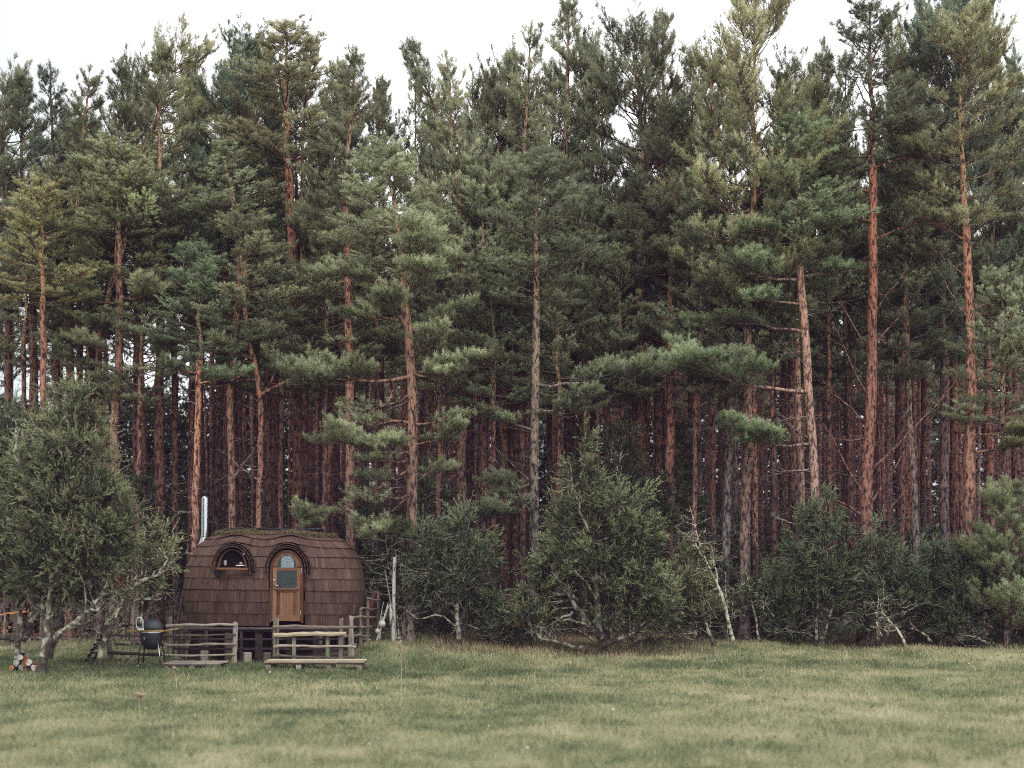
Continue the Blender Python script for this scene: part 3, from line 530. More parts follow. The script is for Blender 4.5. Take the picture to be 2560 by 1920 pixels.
# ------------------------------------------------------------------ junipers
JK = dict(rust=.002, n=15, ln=.052, w=.016, a=.95, b=.55, start=.0)
def juniper(label, d, base, stems, blobs, dens=1.0, tone=(1, 1, 1), btone=(1, 1, 1), dead=0, brown=0.0, name='juniper_bush', cat='juniper', group=None, sr=.06, twigs=0, barebr=(), drk=True, droop=.0):
    rng = np.random.default_rng(int(base[0] * 3 + base[1] + d * 10))
    x0 = wx(base[0], d); z0 = g(x0, d); T = Tree()
    L = lambda px, py, dy=0: np.array([wx(px, d) - x0, dy, wz(py, d) - z0])
    allp = []
    for st in stems:
        q = [L(*p) for p in st]; q = np.array(q); 
        if st[0][0] == base[0]: q[0] = (0, q[0][1], -.12)
        K = 12; dd = np.concatenate([[0], np.cumsum(np.linalg.norm(np.diff(q, axis=0), axis=1))]); u = np.linspace(0, dd[-1], K)
        P = np.stack([np.interp(u, dd, q[:, k]) for k in range(3)], 1)
        P[1:-1] = (P[:-2] + 2 * P[1:-1] + P[2:]) / 4; P[1:] += rng.normal(0, .02, (K - 1, 3))
        rr = sr * (1 - .75 * u / dd[-1]) * rng.uniform(.85, 1.15, K); rr[0] *= 1.3
        tt = np.where(u < .55, .95 if drk else .3, .3); T.wood(P[None], rr[None], 8, tt); allp.append(P)
    AP = np.concatenate(allp)
    dead_branches(T, rng, AP if len(stems) == 1 else allp[0], None, dead + 10, .12, .9, (.3, 1.3), .3)
    for br in barebr:
        P = np.array([L(*p) for p in br]); K = 8; dd = np.concatenate([[0], np.cumsum(np.linalg.norm(np.diff(P, axis=0), axis=1))]); u = np.linspace(0, dd[-1], K)
        P = np.stack([np.interp(u, dd, P[:, k]) for k in range(3)], 1); P[1:] += rng.normal(0, .018, (K - 1, 3))
        T.wood(P[None], (sr * .42 * (1 - .8 * u / dd[-1]))[None], 5, .3); dead_branches(T, rng, P, None, 6, .4, 1, (.15, .45), .3)
    P_, D_, t_ = [], [], []
    for (px, py, rx, ry) in blobs:
        c = L(px, py); ax = rx / F * d; az = ry / F * d; n = max(6, int(dens * 34 * (ax * az) ** .8 + 6))
        v = unit(rng.normal(size=(n, 3))); rad = rng.uniform(.35, 1, n) ** .5
        pos = c + v * rad[:, None] * np.array([ax, min(ax, az) * .8, az]) * rng.uniform(.75, 1.28, (n, 1))
        for k in range(n):
            p = pos[k]; cand = AP[(AP[:, 2] < p[2] - .05)]; cand = cand if len(cand) else AP
            a = cand[np.argmin(((cand - p) ** 2).sum(1) + rng.uniform(0, .8, len(cand)))]
            mid = (a + p) / 2 + rng.normal(0, .08, 3); mid[2] -= .08 * np.linalg.norm(p - a)
            q = np.array([a, (a + mid) / 2, mid, (mid + p) / 2 + rng.normal(0, .03, 3), p]); T.wood(q[None], (np.linspace(.022, .006, 5) * (.6 + sr * 6))[None], 4, .3)
            out = unit(v[k] + np.array([0, 0, .55])); m = int(rng.integers(7, 12))
            ax_ = unit(out * .9 + rng.normal(0, .45, 3)); d0 = unit(ax_ + rng.normal(0, .36, (m, 3))); l0 = rng.uniform(.18, .46, m)[:, None] * (1.7 if rng.random() < .16 else 1)
            o = p + rng.normal(0, .05, (m, 3))
            tw = np.stack([o, o + d0 * l0 * .5, o + d0 * l0 + np.array([0, 0, -droop])], 1); T.wood(tw, np.tile([.006, .005, .003], (m, 1)), 3, .1)
            u = rng.uniform(.15, 1, (m, 6)); u[:, 0] = 1
            sp = o[:, None] + (d0 * l0)[:, None] * u[..., None]
            sd = unit(d0[:, None] * .95 + rng.normal(0, .34, (m, 6, 3)) + np.array([0, 0, .12 - droop])) * rng.uniform(.08, .19, (m, 6))[..., None]
            base_t = -.10 + .26 * rad[k] + .18 * v[k][2] + rng.normal(0, .12)  # inner clumps darkened and top clumps lightened: shade and top light in the tint
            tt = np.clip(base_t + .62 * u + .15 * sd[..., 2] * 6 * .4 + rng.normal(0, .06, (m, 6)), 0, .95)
            if rng.random() < brown: tt[:] = 1.2
            P_.append(sp.reshape(-1, 3)); D_.append(sd.reshape(-1, 3)); t_.append(tt.ravel())
    root = thing(name, label, cat, (x0, d, z0), 0, group)
    o = link('trunk', T.wood_mesh('trunk'), M['jbark'], root); o.color = (*btone, 1)
    if P_:
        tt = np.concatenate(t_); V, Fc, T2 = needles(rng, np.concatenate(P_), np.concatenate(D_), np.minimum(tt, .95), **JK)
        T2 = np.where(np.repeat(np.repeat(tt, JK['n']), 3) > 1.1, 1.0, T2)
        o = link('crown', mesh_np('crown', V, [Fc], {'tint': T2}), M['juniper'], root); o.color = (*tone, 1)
    return root
J = juniper
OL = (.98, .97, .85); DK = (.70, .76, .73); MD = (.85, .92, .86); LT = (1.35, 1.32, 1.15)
J('big juniper tree at the left with lichen-covered forked trunk and rusty dead tips', 34, (100,1695), [[(100,1695),(108,1640),(122,1560),(130,1470),(140,1300),(175,1080)],[(122,1570,.1),(160,1520,.2),(190,1440,.3),(240,1330,.2)],[(115,1640,.05),(135,1600,-.1),(180,1570,-.3),(215,1540,-.4),(262,1520,-.5)],[(112,1590,.1),(104,1520,.2),(96,1480,.2)]],
  [(180,1020,34,50),(178,1085,54,60),(175,1170,105,110),(195,1290,118,120),(220,1385,88,88),(140,1420,100,80),(268,1300,44,80),(60,1330,60,100),(100,1200,60,80)], 1.85, OL, brown=.008, sr=.115, dead=8,
  barebr=[[(215,1540,-.4),(250,1500,-.4),(290,1478,-.3)],[(180,1570,-.3),(225,1555,-.3),(262,1530,-.2)],[(70,1160,-.8),(74,1110,-.9),(70,1060,-.9)]])
J('juniper with dark leaning trunk at the left edge above the birch heap', 35.4, (42,1662), [[(42,1662),(45,1600),(50,1530),(40,1440),(30,1250)],[(50,1600,.1),(70,1560,.1),(95,1500,.2),(115,1430,.2)],[(62,1590,.1),(80,1540,.2),(112,1490,.2),(122,1440,.2)],[(45,1600,-.1),(20,1592,-.2),(-20,1585,-.3)]],
  [(20,1100,60,70),(40,1200,70,90),(0,1330,70,90),(60,1420,60,60),(-50,1250,80,160),(90,1110,40,60)], 1.25, (.78, .84, .78), brown=.008, sr=.085, dead=12,
  barebr=[[(35,1480,-.4),(5,1430,-.6),(-10,1380,-.6)],[(60,1160,-.5),(72,1110,-.7),(66,1050,-.7)]])
J('leaning lichen-white juniper with sparse crown between the big juniper and the cabin', 36, (245,1664), [[(245,1664),(258,1600),(275,1560),(305,1500),(350,1420),(385,1335)],[(258,1610,.05),(262,1560,.1),(280,1500,.2),(285,1450,.2)],[(265,1590,-.05),(292,1540,-.1),(315,1480,-.1),(325,1430,0)],[(305,1500,0),(350,1455,-.3),(400,1440,-.3),(425,1400,-.3)],[(300,1540,0),(330,1500,.2),(370,1500,.2),(400,1470,.2)]],
  [(350,1370,42,45),(400,1345,34,24),(320,1440,36,40),(415,1430,24,26),(368,1425,30,26)], .18, LT, (1.75, 1.72, 1.6), dead=60, brown=.05, sr=.07,
  barebr=[[(385,1335,0),(380,1310,-.2),(372,1290,-.2)],[(360,1400,0),(400,1390,-.2),(430,1370,-.3)],[(350,1420,0),(390,1400,.1),(420,1350,.1)],[(400,1440,-.3),(425,1425,-.3),(440,1380,-.3)],[(340,1450,0),(380,1455,.2),(425,1462,.3)],[(315,1480,0),(360,1470,.2),(405,1500,.1)]])
J('juniper on a single dark bare stem right of the wooden pole', 39.5, (1150,1626), [[(1150,1626),(1148,1580),(1144,1500),(1140,1400),(1150,1310)],[(1148,1560,.05),(1175,1500,.1),(1185,1430,.1)]],
  [(1170,1330,50,45),(1120,1370,60,50),(1190,1410,55,55),(1085,1430,55,55),(1140,1450,66,44),(1060,1370,34,40)], 1.2, MD, sr=.085, dead=10, barebr=[[(1146,1570,0),(1100,1535,-.2),(1050,1548,-.3),(1005,1515,-.3)],[(1146,1520,0),(1110,1500,-.2),(1075,1515,-.2)]])
J('tall wide drooping juniper in the middle with dark fallen stem at its foot', 39, (1510,1650), [[(1510,1650),(1500,1590),(1490,1480),(1480,1330),(1462,1120)],[(1505,1640,0),(1450,1622,-.1),(1400,1603,-.2),(1350,1595,-.3)],[(1505,1620,.1),(1530,1570,.1),(1570,1500,.2),(1590,1380,.2)],[(1500,1590,-.1),(1460,1550,-.2),(1420,1490,-.3),(1375,1420,-.3)],[(1505,1610,-.1),(1545,1600,-.1),(1580,1580,-.2)]],
  [(1462,1135,16,44),(1455,1195,28,40),(1470,1255,58,54),(1440,1310,75,60),(1540,1290,75,65),(1490,1370,115,70),(1580,1370,66,80),(1400,1400,75,65),(1490,1440,112,64),(1600,1470,60,60),(1395,1450,56,44),(1550,1515,80,48),(1620,1550,44,44),(1335,1545,48,24),(1350,1490,40,32),(1645,1490,40,40)], 1.15, (1.1, 1.12, .98), (.72, .70, .68), sr=.10, dead=14, droop=.06,
  barebr=[[(1430,1530,-.4),(1390,1550,-.7),(1340,1580,-.8)],[(1490,1500,-.4),(1450,1440,-.9),(1400,1400,-1.0)],[(1440,1500,-.6),(1400,1450,-1.0),(1370,1430,-1.1)],[(1470,1330,-.5),(1430,1240,-.8),(1422,1160,-.8)],[(1480,1600,-.2),(1440,1570,-.5),(1400,1570,-.6)],[(1460,1560,-.4),(1420,1545,-.7),(1370,1560,-.8)]])
J('darker pointed juniper rising behind the right shoulder of the tall juniper', 44, (1560,1600), [[(1560,1600),(1558,1400),(1552,1150)]], [(1553,1150,30,66),(1555,1240,52,70),(1560,1340,56,80)], 1.1, DK, sr=.07)
J('small low juniper spilling over the grass below the wood stack', 40, (1270,1618), [[(1270,1618),(1262,1580),(1250,1530)],[(1268,1600,.1),(1300,1570,.1),(1320,1540,.1)],[(1265,1600,-.1),(1220,1560,-.1),(1190,1530,-.1)]], [(1225,1530,50,34),(1280,1560,54,40),(1240,1590,40,24),(1200,1510,26,20)], 1.4, MD, sr=.045)
J('half-bare juniper with white leaning stem right of the tall juniper', 41, (1790,1612), [[(1790,1612),(1760,1550),(1735,1490),(1720,1420)],[(1775,1590,.1),(1745,1560,.1),(1738,1600,.1)],[(1770,1570,0),(1730,1520,-.1),(1690,1480,-.1)]], [(1712,1405,20,32),(1715,1460,40,42),(1690,1520,52,44),(1745,1540,44,40),(1650,1560,40,36)], 1.0, LT, (1.3, 1.3, 1.25), sr=.06, dead=16)
J('dark dense juniper between the red twin pine and the grey trunk', 44.5, (1640,1595), [[(1640,1595),(1640,1450),(1650,1250)]], [(1652,1240,36,50),(1640,1320,62,66),(1690,1380,60,70),(1640,1440,60,70)], 1.0, DK, sr=.06)
J('bushy juniper below the pale leaning pine', 42, (2040,1612), [[(2040,1612),(2042,1500),(2050,1290)],[(2040,1590,.1),(2000,1520,.1),(1980,1440,.1)],[(2040,1590,-.1),(2080,1520,-.1),(2100,1440,-.1)],[(2030,1600,.1),(1960,1560,.1),(1925,1520,.1)]],
  [(2052,1290,30,40),(2030,1350,54,46),(2075,1370,46,50),(2000,1420,66,56),(2060,1440,70,56),(1965,1500,72,52),(2050,1520,74,52),(1920,1480,40,36),(2100,1460,34,50),(1990,1560,54,24)], 1.0, (.86, .98, .84), sr=.055, dead=20, brown=.01, barebr=[[(1930,1540,-.3),(1900,1500,-.5),(1905,1540,-.6)],[(2030,1590,-.1),(1960,1570,-.5),(1925,1585,-.6)],[(1985,1310,-.1),(1950,1300,-.3),(1925,1290,-.3)]])
J('dark juniper around the foot of the pine with long dead limbs', 42.2, (2195,1605), [[(2195,1605),(2195,1500),(2190,1350)],[(2190,1580,.1),(2150,1480,.1)],[(2195,1580,-.1),(2250,1500,-.1),(2270,1420,-.1)]], [(2190,1350,40,36),(2165,1410,52,50),(2235,1420,58,56),(2190,1470,66,50),(2260,1500,50,60),(2150,1500,44,50),(2210,1540,44,30)], .9, (.68, .78, .70), sr=.06, dead=20,
  barebr=[[(2195,1600,-.1),(2200,1500,-.4),(2196,1440,-.5)]])
J('dark bushy juniper mass in front of the right edge of the wood', 42.5, (2460,1612), [[(2460,1612),(2460,1500),(2450,1350)],[(2470,1600,.1),(2510,1560,.1),(2530,1480,.1)],[(2460,1600,-.1),(2420,1540,-.1),(2400,1470,-.1)]], [(2440,1420,60,60),(2400,1490,60,60),(2480,1480,80,70),(2540,1500,50,80),(2440,1550,80,50),(2380,1400,34,50),(2520,1570,50,36),(2370,1560,34,36)], 1.25, DK, sr=.06, dead=12, barebr=[[(2500,1600,-.2),(2510,1540,-.6),(2505,1510,-.6)],[(2520,1605,-.2),(2530,1560,-.6),(2540,1520,-.6)]])
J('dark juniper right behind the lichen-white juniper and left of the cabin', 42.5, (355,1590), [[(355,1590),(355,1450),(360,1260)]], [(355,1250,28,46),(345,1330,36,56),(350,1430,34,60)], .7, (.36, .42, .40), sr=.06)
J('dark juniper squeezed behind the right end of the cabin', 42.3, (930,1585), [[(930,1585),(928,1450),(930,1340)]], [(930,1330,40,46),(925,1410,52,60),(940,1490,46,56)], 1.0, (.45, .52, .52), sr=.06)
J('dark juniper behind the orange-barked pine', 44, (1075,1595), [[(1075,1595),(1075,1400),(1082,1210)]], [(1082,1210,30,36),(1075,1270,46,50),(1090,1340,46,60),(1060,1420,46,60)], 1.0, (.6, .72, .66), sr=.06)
J('dark juniper clump between the thick grey-brown trunk and the half-bare juniper', 44, (1845,1590), [[(1845,1590),(1845,1480),(1850,1370)]], [(1850,1360,46,40),(1830,1430,52,50),(1860,1490,46,60)], 1.0, DK, sr=.06)
J('low dark juniper filling the gap beneath the grey scaly trunk', 43.2, (1765,1598), [[(1765,1598),(1765,1520),(1770,1440)]], [(1770,1440,34,40),(1750,1500,46,46),(1795,1530,40,44)], 1.0, (.7, .78, .7), sr=.04, dead=14)
J('straggly juniper between the thick grey-brown trunk and the bushy juniper', 43, (1905,1600), [[(1905,1600),(1900,1530),(1908,1460)]], [(1908,1460,26,34),(1890,1520,40,40),(1925,1550,30,30)], .7, (.8, .88, .78), sr=.04, dead=18)
J('straggly dark juniper under the dark grey trunk at the right', 43.2, (2325,1600), [[(2325,1600),(2330,1530),(2322,1430)]], [(2322,1430,30,40),(2340,1500,44,46),(2310,1540,40,40)], 1.0, (.6, .7, .62), sr=.045, dead=18)
J('small juniper rising from the tall dry grass left of the low juniper', 41.6, (1100,1606), [[(1100,1606),(1098,1560),(1105,1500)]], [(1100,1520,34,36),(1080,1560,30,26)], .9, (.65, .74, .66), sr=.035, dead=12)
J('twiggy bare saplings with few leaves beside the wooden pole', 39.8, (1002,1598), [[(1002,1598),(988,1480),(965,1380),(962,1290)],[(1002,1598,.2),(985,1500,.3),(975,1400,.3),(978,1300,.3)],[(1006,1590,.1),(1010,1480,.1),(1003,1370,.1)]], [(985,1340,30,20),(1010,1500,26,24)], .5, MD, (1.1, 1.1, 1.1), sr=.025, dead=34, name='sapling', cat='sapling', drk=False)
# bushy young pine at the right edge
def young_pine(label, d, base, top, w, tone):
    rng = np.random.default_rng(base[0]); T = Tree(); x0 = wx(base[0], d); z0 = g(x0, d); H = wz(top, d) - z0
    P = np.array([[0, 0, -.1], [.05, 0, H * .4], [0, 0, H * .8], [.05, 0, H]]); T.wood(P[None], np.array([[.09, .07, .04, .01]]), 6, .3); z = H * .12
    while z < H * .97:
        t = z / H
        for k in range(5):
            L = w * (1 - t) ** .6 * rng.uniform(.6, 1.15) + .15
            T.branch(pine_branch(rng, np.array([.03, 0, z]), rng.uniform(0, 6.28), R(rng.uniform(-5, 25) + 30 * t), L, .012 + .012 * L, .2, .35, 1.2), .4)
        z += rng.uniform(.25, .4)
    root = thing('young_pine', label, 'tree', (x0, d, z0)); link('trunk', T.wood_mesh('trunk'), M['bark'], root)
    o = link('crown', T.leaf_mesh('crown', rng, **NK), M['needle'], root); o.color = (*tone, 1)
young_pine('bushy young pine with pale green boughs at the right edge of the meadow', 42, (2515,1612), 1225, 1.75, (.66, .72, .60))
young_pine('small young pine half hidden behind the red twin pine', 47, (1705,1590), 1060, 1.2, (.75, .82, .72))
young_pine('young pine in the shade right of the bare dead limbs', 46, (2300,1590), 1330, 1.2, (.6, .68, .62))

# dead saplings and fallen branches
def dead_sapling(label, d, base, tips, r=.058, tone=(1.35, 1.32, 1.25), ntw=22, name='dead_sapling', cat='dead sapling'):
    rng = np.random.default_rng(base[0] + base[1]); x0 = wx(base[0], d); z0 = g(x0, d); T = Tree()
    for k, tp in enumerate(tips):
        q = np.array([[wx(p[0], d) - x0, (p[2] if len(p) > 2 else 0), wz(p[1], d) - z0] for p in tp]); q[0, 2] -= .05 if k == 0 else 0
        K = 9; dd = np.concatenate([[0], np.cumsum(np.linalg.norm(np.diff(q, axis=0), axis=1))]); u = np.linspace(0, dd[-1], K)
        P = np.stack([np.interp(u, dd, q[:, i]) for i in range(3)], 1); P[1:] += rng.normal(0, .02, (K - 1, 3))
        T.wood(P[None], (r * (1 - .8 * u / dd[-1]) * (1 if k == 0 else .6))[None], 6, .5); dead_branches(T, rng, P, None, ntw, .3, 1, (.15, .6), .55)
    o = link(name, T.wood_mesh(name), M['jbark'], None, (x0, d, z0)); o.color = (*tone, 1); tag(o, label, cat); return o
dead_sapling('bare white dead sapling leaning left, right of the tall juniper', 40.6, (1836,1606), [[(1836,1606),(1800,1480),(1755,1380),(1722,1262)],[(1800,1490),(1790,1430),(1778,1360,.1)],[(1755,1390),(1735,1350),(1705,1330,-.1)]])
dead_sapling('thin bare twigs standing beside the leaning dead sapling', 42, (1822,1596), [[(1822,1596),(1818,1500),(1812,1430)],[(1822,1590),(1832,1520),(1834,1470)]], .02, ntw=10)
dead_sapling('forked dead birch stem slanting out of the dark bushes at the right', 41.6, (2266,1612), [[(2266,1612),(2240,1570),(2205,1530),(2196,1500)],[(2205,1590),(2190,1560),(2198,1480)],[(2240,1575),(2215,1580),(2190,1555)]], .05, ntw=8)
dead_sapling('dead white stem leaning against the dark bush below the thick grey-brown trunk', 42, (1898,1596), [[(1898,1596),(1885,1520),(1868,1450),(1862,1420)]], .04, ntw=8)
dead_sapling('grey fallen branch lying at the forest edge on the right', 42.2, (2330,1600), [[(2330,1600),(2290,1570),(2255,1565)],[(2290,1575),(2270,1540),(2262,1560)]], .05, (.8, .75, .72), 8, 'fallen_branch', 'branch')
dead_sapling('dark fallen branch lying behind the foot of the tall juniper', 41, (1600,1612), [[(1600,1612),(1570,1585),(1530,1590)],[(1580,1600),(1560,1560),(1535,1575)]], .06, (.45, .4, .42), 8, 'fallen_branch', 'branch')
dead_sapling('crooked grey fallen branch in front of the dark juniper mass', 42, (2470,1605), [[(2470,1605),(2430,1590),(2395,1595)],[(2440,1592),(2420,1560),(2405,1555)]], .04, (.9, .85, .82), 8, 'fallen_branch', 'branch')
dead_sapling('bare twiggy bush on the grass bank left of the lichen-white juniper', 37.5, (196,1612), [[(196,1612),(205,1560),(235,1500)],[(196,1600),(215,1540),(260,1510)],[(198,1605),(190,1550),(196,1490)]], .018, (1.2, 1.15, 1.1), 14, 'bare_bush', 'bush')

# ------------------------------------------------------------------ undergrowth too tangled to count
rng = np.random.default_rng(11)
def undergrowth():
    P, D, t, tw, tr = [], [], [], [], []
    n = 520
    xs = rng.uniform(-34, 34, n * 3); ds = rng.uniform(47, 92, n * 3); px = xs / ds * F + 1280; keep = (px > -350) & (px < 2900); xs, ds, px = xs[keep][:n], ds[keep][:n], px[keep][:n]
    zs = ground(xs, ds)
    for x, y, z, p in zip(xs, ds, zs, px):
        h = rng.uniform(1.2, 3.6) * (1 + (y - 47) / 60) * (1.25 if p < 1000 else 1.0); w = rng.uniform(.6, 1.3); m = int(26 * h)
        q = np.stack([rng.normal(0, w * .5, m), rng.normal(0, w * .5, m), rng.uniform(.05, 1, m) ** .8 * h], 1); q[:, :2] *= (1.25 - q[:, 2:] / h)
        P.append(q + (x, y, z)); D.append(unit(rng.normal(0, .7, (m, 3)) + (0, 0, .6)) * rng.uniform(.3, .6, (m, 1))); t.append(np.clip(rng.normal(.25, .16, m), 0, .7))
    V, Fc, T = needles(rng, np.concatenate(P), np.concatenate(D), np.concatenate(t), n=12, ln=.14, w=.035, a=.7, b=.8, start=0)
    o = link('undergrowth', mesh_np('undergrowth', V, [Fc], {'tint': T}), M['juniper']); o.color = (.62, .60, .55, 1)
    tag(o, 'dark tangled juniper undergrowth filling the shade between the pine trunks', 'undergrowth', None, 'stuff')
    n = 2600; xs = rng.uniform(-36, 36, n); ds = rng.uniform(46, 88, n); zs = ground(xs, ds)
    a = np.stack([xs, ds, zs + rng.uniform(0, 6.5, n)], 1); az = rng.uniform(0, 6.28, n); L = rng.uniform(.5, 2.2, n)[:, None]; el = rng.uniform(-.2, .9, n)
    d = np.stack([np.cos(az) * np.cos(el), np.sin(az) * np.cos(el) * .4, np.sin(el)], 1)
    tw = np.stack([a, a + d * L * .5 + rng.normal(0, .08, (n, 3)), a + d * L + rng.normal(0, .1, (n, 3))], 1)
    T = Tree(); T.wood(tw, np.tile([.014, .01, .005], (n, 1)), 3, np.repeat(rng.uniform(.2, .8, n), 3).reshape(n, 3))
    b = tw[:, 1]; d2 = unit(d + rng.normal(0, .6, (n, 3))); T.wood(np.stack([b, b + d2 * L * .25, b + d2 * L * .5 + rng.normal(0, .05, (n, 3))], 1), np.tile([.009, .007, .004], (n, 1)), 3, .5)
    o = link('dead_brush', T.wood_mesh('dead_brush'), M['twig']); o.color = (.9, .8, .85, 1); tag(o, 'tangle of thin bare dead twigs between the trunks deep in the wood', 'brushwood', None, 'stuff')
undergrowth()
def far_trunks():
    n = 420; xs = rng.uniform(-36, 36, n); ds = rng.uniform(62, 97, n); p = xs / ds * F + 1280; k = (p > -200) & (p < 2760) & ((p > 520) | (ds < 66)) & ((p > 820) | (ds < 80)); xs, ds = xs[k], ds[k]; n = len(xs)
    z = ground(xs, ds); H = rng.uniform(11, 15, n); t = np.linspace(0, 1, 5); P = np.stack([xs[:, None] + rng.normal(0, .25, n)[:, None] * t, np.repeat(ds[:, None], 5, 1), z[:, None] + H[:, None] * t - .1], -1)
    T = Tree(); T.wood(P, (rng.uniform(.09, .15, n)[:, None] * (1 - .45 * t)), 6, np.tile(t * .5, (n, 1))); o = link('far_trunks', T.wood_mesh('far_trunks'), M['bark']); o.color = (1.15, .86, .95, 1)
    tag(o, 'crowd of thin purplish trunks filling the darkness behind the countable pines', 'trunks', None, 'stuff')
far_trunks()
def far_wood():
    """the continuous wood beyond the last countable trunks"""
    m = 130000; xs = rng.uniform(-48, 48, m); ys = rng.uniform(97, 106, m); p = xs / ys * F + 1280
    hmax = np.where(p < 520, 14.5, np.where(p < 800, 18.0, 21.0)) * (.75 + .45 * vnoise(xs * .35, ys * .2, 4)); zs = ground(xs, ys) + rng.uniform(0, 1, m) * hmax
    V, Fc, T = needles(rng, np.stack([xs, ys, zs], 1), unit(rng.normal(size=(m, 3))) * .6, np.clip(rng.normal(.28, .18, m), 0, .8), n=8, ln=.3, w=.11, start=0)
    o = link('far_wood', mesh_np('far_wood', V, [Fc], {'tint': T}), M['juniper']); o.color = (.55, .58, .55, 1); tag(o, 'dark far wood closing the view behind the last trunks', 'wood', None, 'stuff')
far_wood()

# ------------------------------------------------------------------ ground sheet + grass
def dryness(x, y):
    v = .455 + (fbm(x * .22, y * .38, 21) - .5) * .55 + (fbm(x * 1.3, y * 1.2, 31) - .5) * .70
    v = v - .20 * np.exp(-((y - 35.2) / 1.8) ** 2) * sm(x, 3.5, -1) - .06 + .06 * np.exp(-((y - 27.5) / 2.4) ** 2) + .10 * sm(y, 36.5, 39) * sm(x, 0, 5)
    v = v - .22 * np.exp(-(((x - 8) / 4) ** 2 + ((y - 36.5) / 1.0) ** 2))
    return np.clip(v, 0, 1)
def forest_edge(x): return np.where(x < -2.4, 43.0, np.where(x < 3.5, 41.0, 42.6)) + (vnoise(x * .6, x * 0, 3) - .5) * 1.4
ny = np.concatenate([np.linspace(-30, 12, 22), np.linspace(12.6, 60, 150), np.linspace(61, 110, 40), np.array([130, 160, 220, 320, 500, 800, 1300, 2000])])
nx = np.concatenate([np.array([-1500, -800, -400, -200, -120, -80, -55]), np.linspace(-40, 40, 240), np.array([55, 80, 120, 200, 400, 800, 1500])])
GX, GY = np.meshgrid(nx, ny); GZ = ground(GX, GY); nxn = len(nx)
V = np.stack([GX, GY, GZ], -1).reshape(-1, 3); i, j = np.meshgrid(np.arange(len(ny) - 1), np.arange(nxn - 1), indexing='ij'); b = i * nxn + j
Q = np.stack([b, b + 1, b + 1 + nxn, b + nxn], -1).reshape(-1, 4)
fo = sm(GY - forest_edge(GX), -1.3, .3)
fo = np.maximum(fo, sm(np.abs(GX + 6.56), 2.7, 2.2) * sm(np.abs(GY - 39.2), 1.9, 1.3))  # litter colour also darkens the ground below the cabin, as painted shade
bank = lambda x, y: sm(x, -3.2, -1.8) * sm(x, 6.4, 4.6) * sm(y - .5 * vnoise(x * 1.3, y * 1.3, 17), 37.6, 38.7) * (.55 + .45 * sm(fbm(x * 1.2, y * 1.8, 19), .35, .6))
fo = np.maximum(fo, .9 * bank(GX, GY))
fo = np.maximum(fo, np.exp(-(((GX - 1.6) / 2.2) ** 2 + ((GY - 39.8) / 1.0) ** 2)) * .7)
gm = mesh_np('ground', V, [Q], {'tint': dryness(GX, GY).ravel(), 'forest': np.clip(fo, 0, 1).ravel()}, True)
o = link('ground', gm, M['soil']); tag(o, 'meadow of short grass rising into the needle-covered forest floor', None, None, 'structure')

rng = np.random.default_rng(5)
def blades(n, y0, y1, hr, wd, keep, tshift=0, power=1.0, lean=.55):
    y = y0 + (y1 - y0) * rng.random(n) ** power; x = (rng.random(n) * 2 - 1) * (y * .395 + 1.2)
    k = rng.random(n) < keep(x, y); x, y = x[k], y[k]; n = len(x)
    c = fbm(x * 2.2, y * 2.2, 41); t = dryness(x, y) + rng.normal(0, .21, n) + (c - .5) * .45 + tshift
    h = rng.uniform(*hr, n) * (.55 + .9 * c) ; a = rng.uniform(0, 6.283, n); ln = rng.uniform(.1, lean, n) * h * 1.4
    z = ground(x, y); w = wd * rng.uniform(.6, 1.3, n) * (1 + .012 * (y - 20)); f = rng.uniform(-1.2, 1.2, n)
    s = np.stack([np.cos(f), np.sin(f), np.zeros(n)], 1) * w[:, None] / 2; p = np.stack([x, y, z - .01], 1)
    m = p + np.stack([np.cos(a) * ln * .35, np.sin(a) * ln * .35, h * .6], 1); e = p + np.stack([np.cos(a) * ln, np.sin(a) * ln, h], 1)
    V = np.stack([p - s, p + s, m + s * .8, m - s * .8, e], 1).reshape(-1, 3); q = np.arange(n)[:, None] * 5
    return V, q + np.array([[0, 1, 2, 3]]), q + np.array([[3, 2, 4]]), np.repeat(np.clip(t, 0, 1), 5)
gk = lambda x, y: (1 - .8 * bank(x, y)) * np.clip(1 - sm(y - forest_edge(x), -1.2, .4) * .93, 0, 1) * (.35 + .65 * sm(fbm(x * 1.7, y * 1.7, 51), .3, .55)) * np.clip(1.15 - y / 70, .3, 1) * (1 - .93 * sm(np.abs(x + 6.56), 2.7, 2.2) * sm(np.abs(y - 39.2), 1.7, 1.2))
V, Q, T3, tt = blades(1150000, 14.5, 44.5, (.045, .12), .0075, gk, 0, .8)
o = link('grass', mesh_np('grass', V, [Q, T3], {'tint': tt}), M['grass']); tag(o, 'short pale meadow grass with green and straw-coloured patches', 'grass', None, 'stuff')
tk = lambda x, y: sm(fbm(x * .8, y * .8, 81), .52, .66) * (1 - sm(y - forest_edge(x), -.8, .2)) * .8 * (1 - sm(np.abs(x + 6.56), 3.2, 2.6) * sm(np.abs(y - 38.6), 3.4, 2.8))
V, Q, T3, tt = blades(150000, 16, 43.5, (.09, .22), .0085, tk, -.02, .8, .8)
o = link('grass_tussocks', mesh_np('grass_tussocks', V, [Q, T3], {'tint': tt}), M['grass']); tag(o, 'longer ragged grass tussocks scattered through the short meadow', 'grass', None, 'stuff')
dk = lambda x, y: np.clip(np.exp(-((y - forest_edge(x) + .9) / 1.1) ** 2) * (sm(x, -2.4, -.5) * sm(x, 6.5, 4.5) * .9 + .10) * sm(fbm(x * .9, y * .9, 61), .35, .6) + bank(x, y) * .75 + .010, 0, 1)
V, Q, T3, tt = blades(230000, 16, 45, (.09, .24), .008, dk, .2, .75, .5)
o = link('dry_grass', mesh_np('dry_grass', V, [Q, T3], {'tint': tt}), M['dry']); tag(o, 'tall dry straw-coloured grass along the forest edge', 'grass', None, 'stuff')
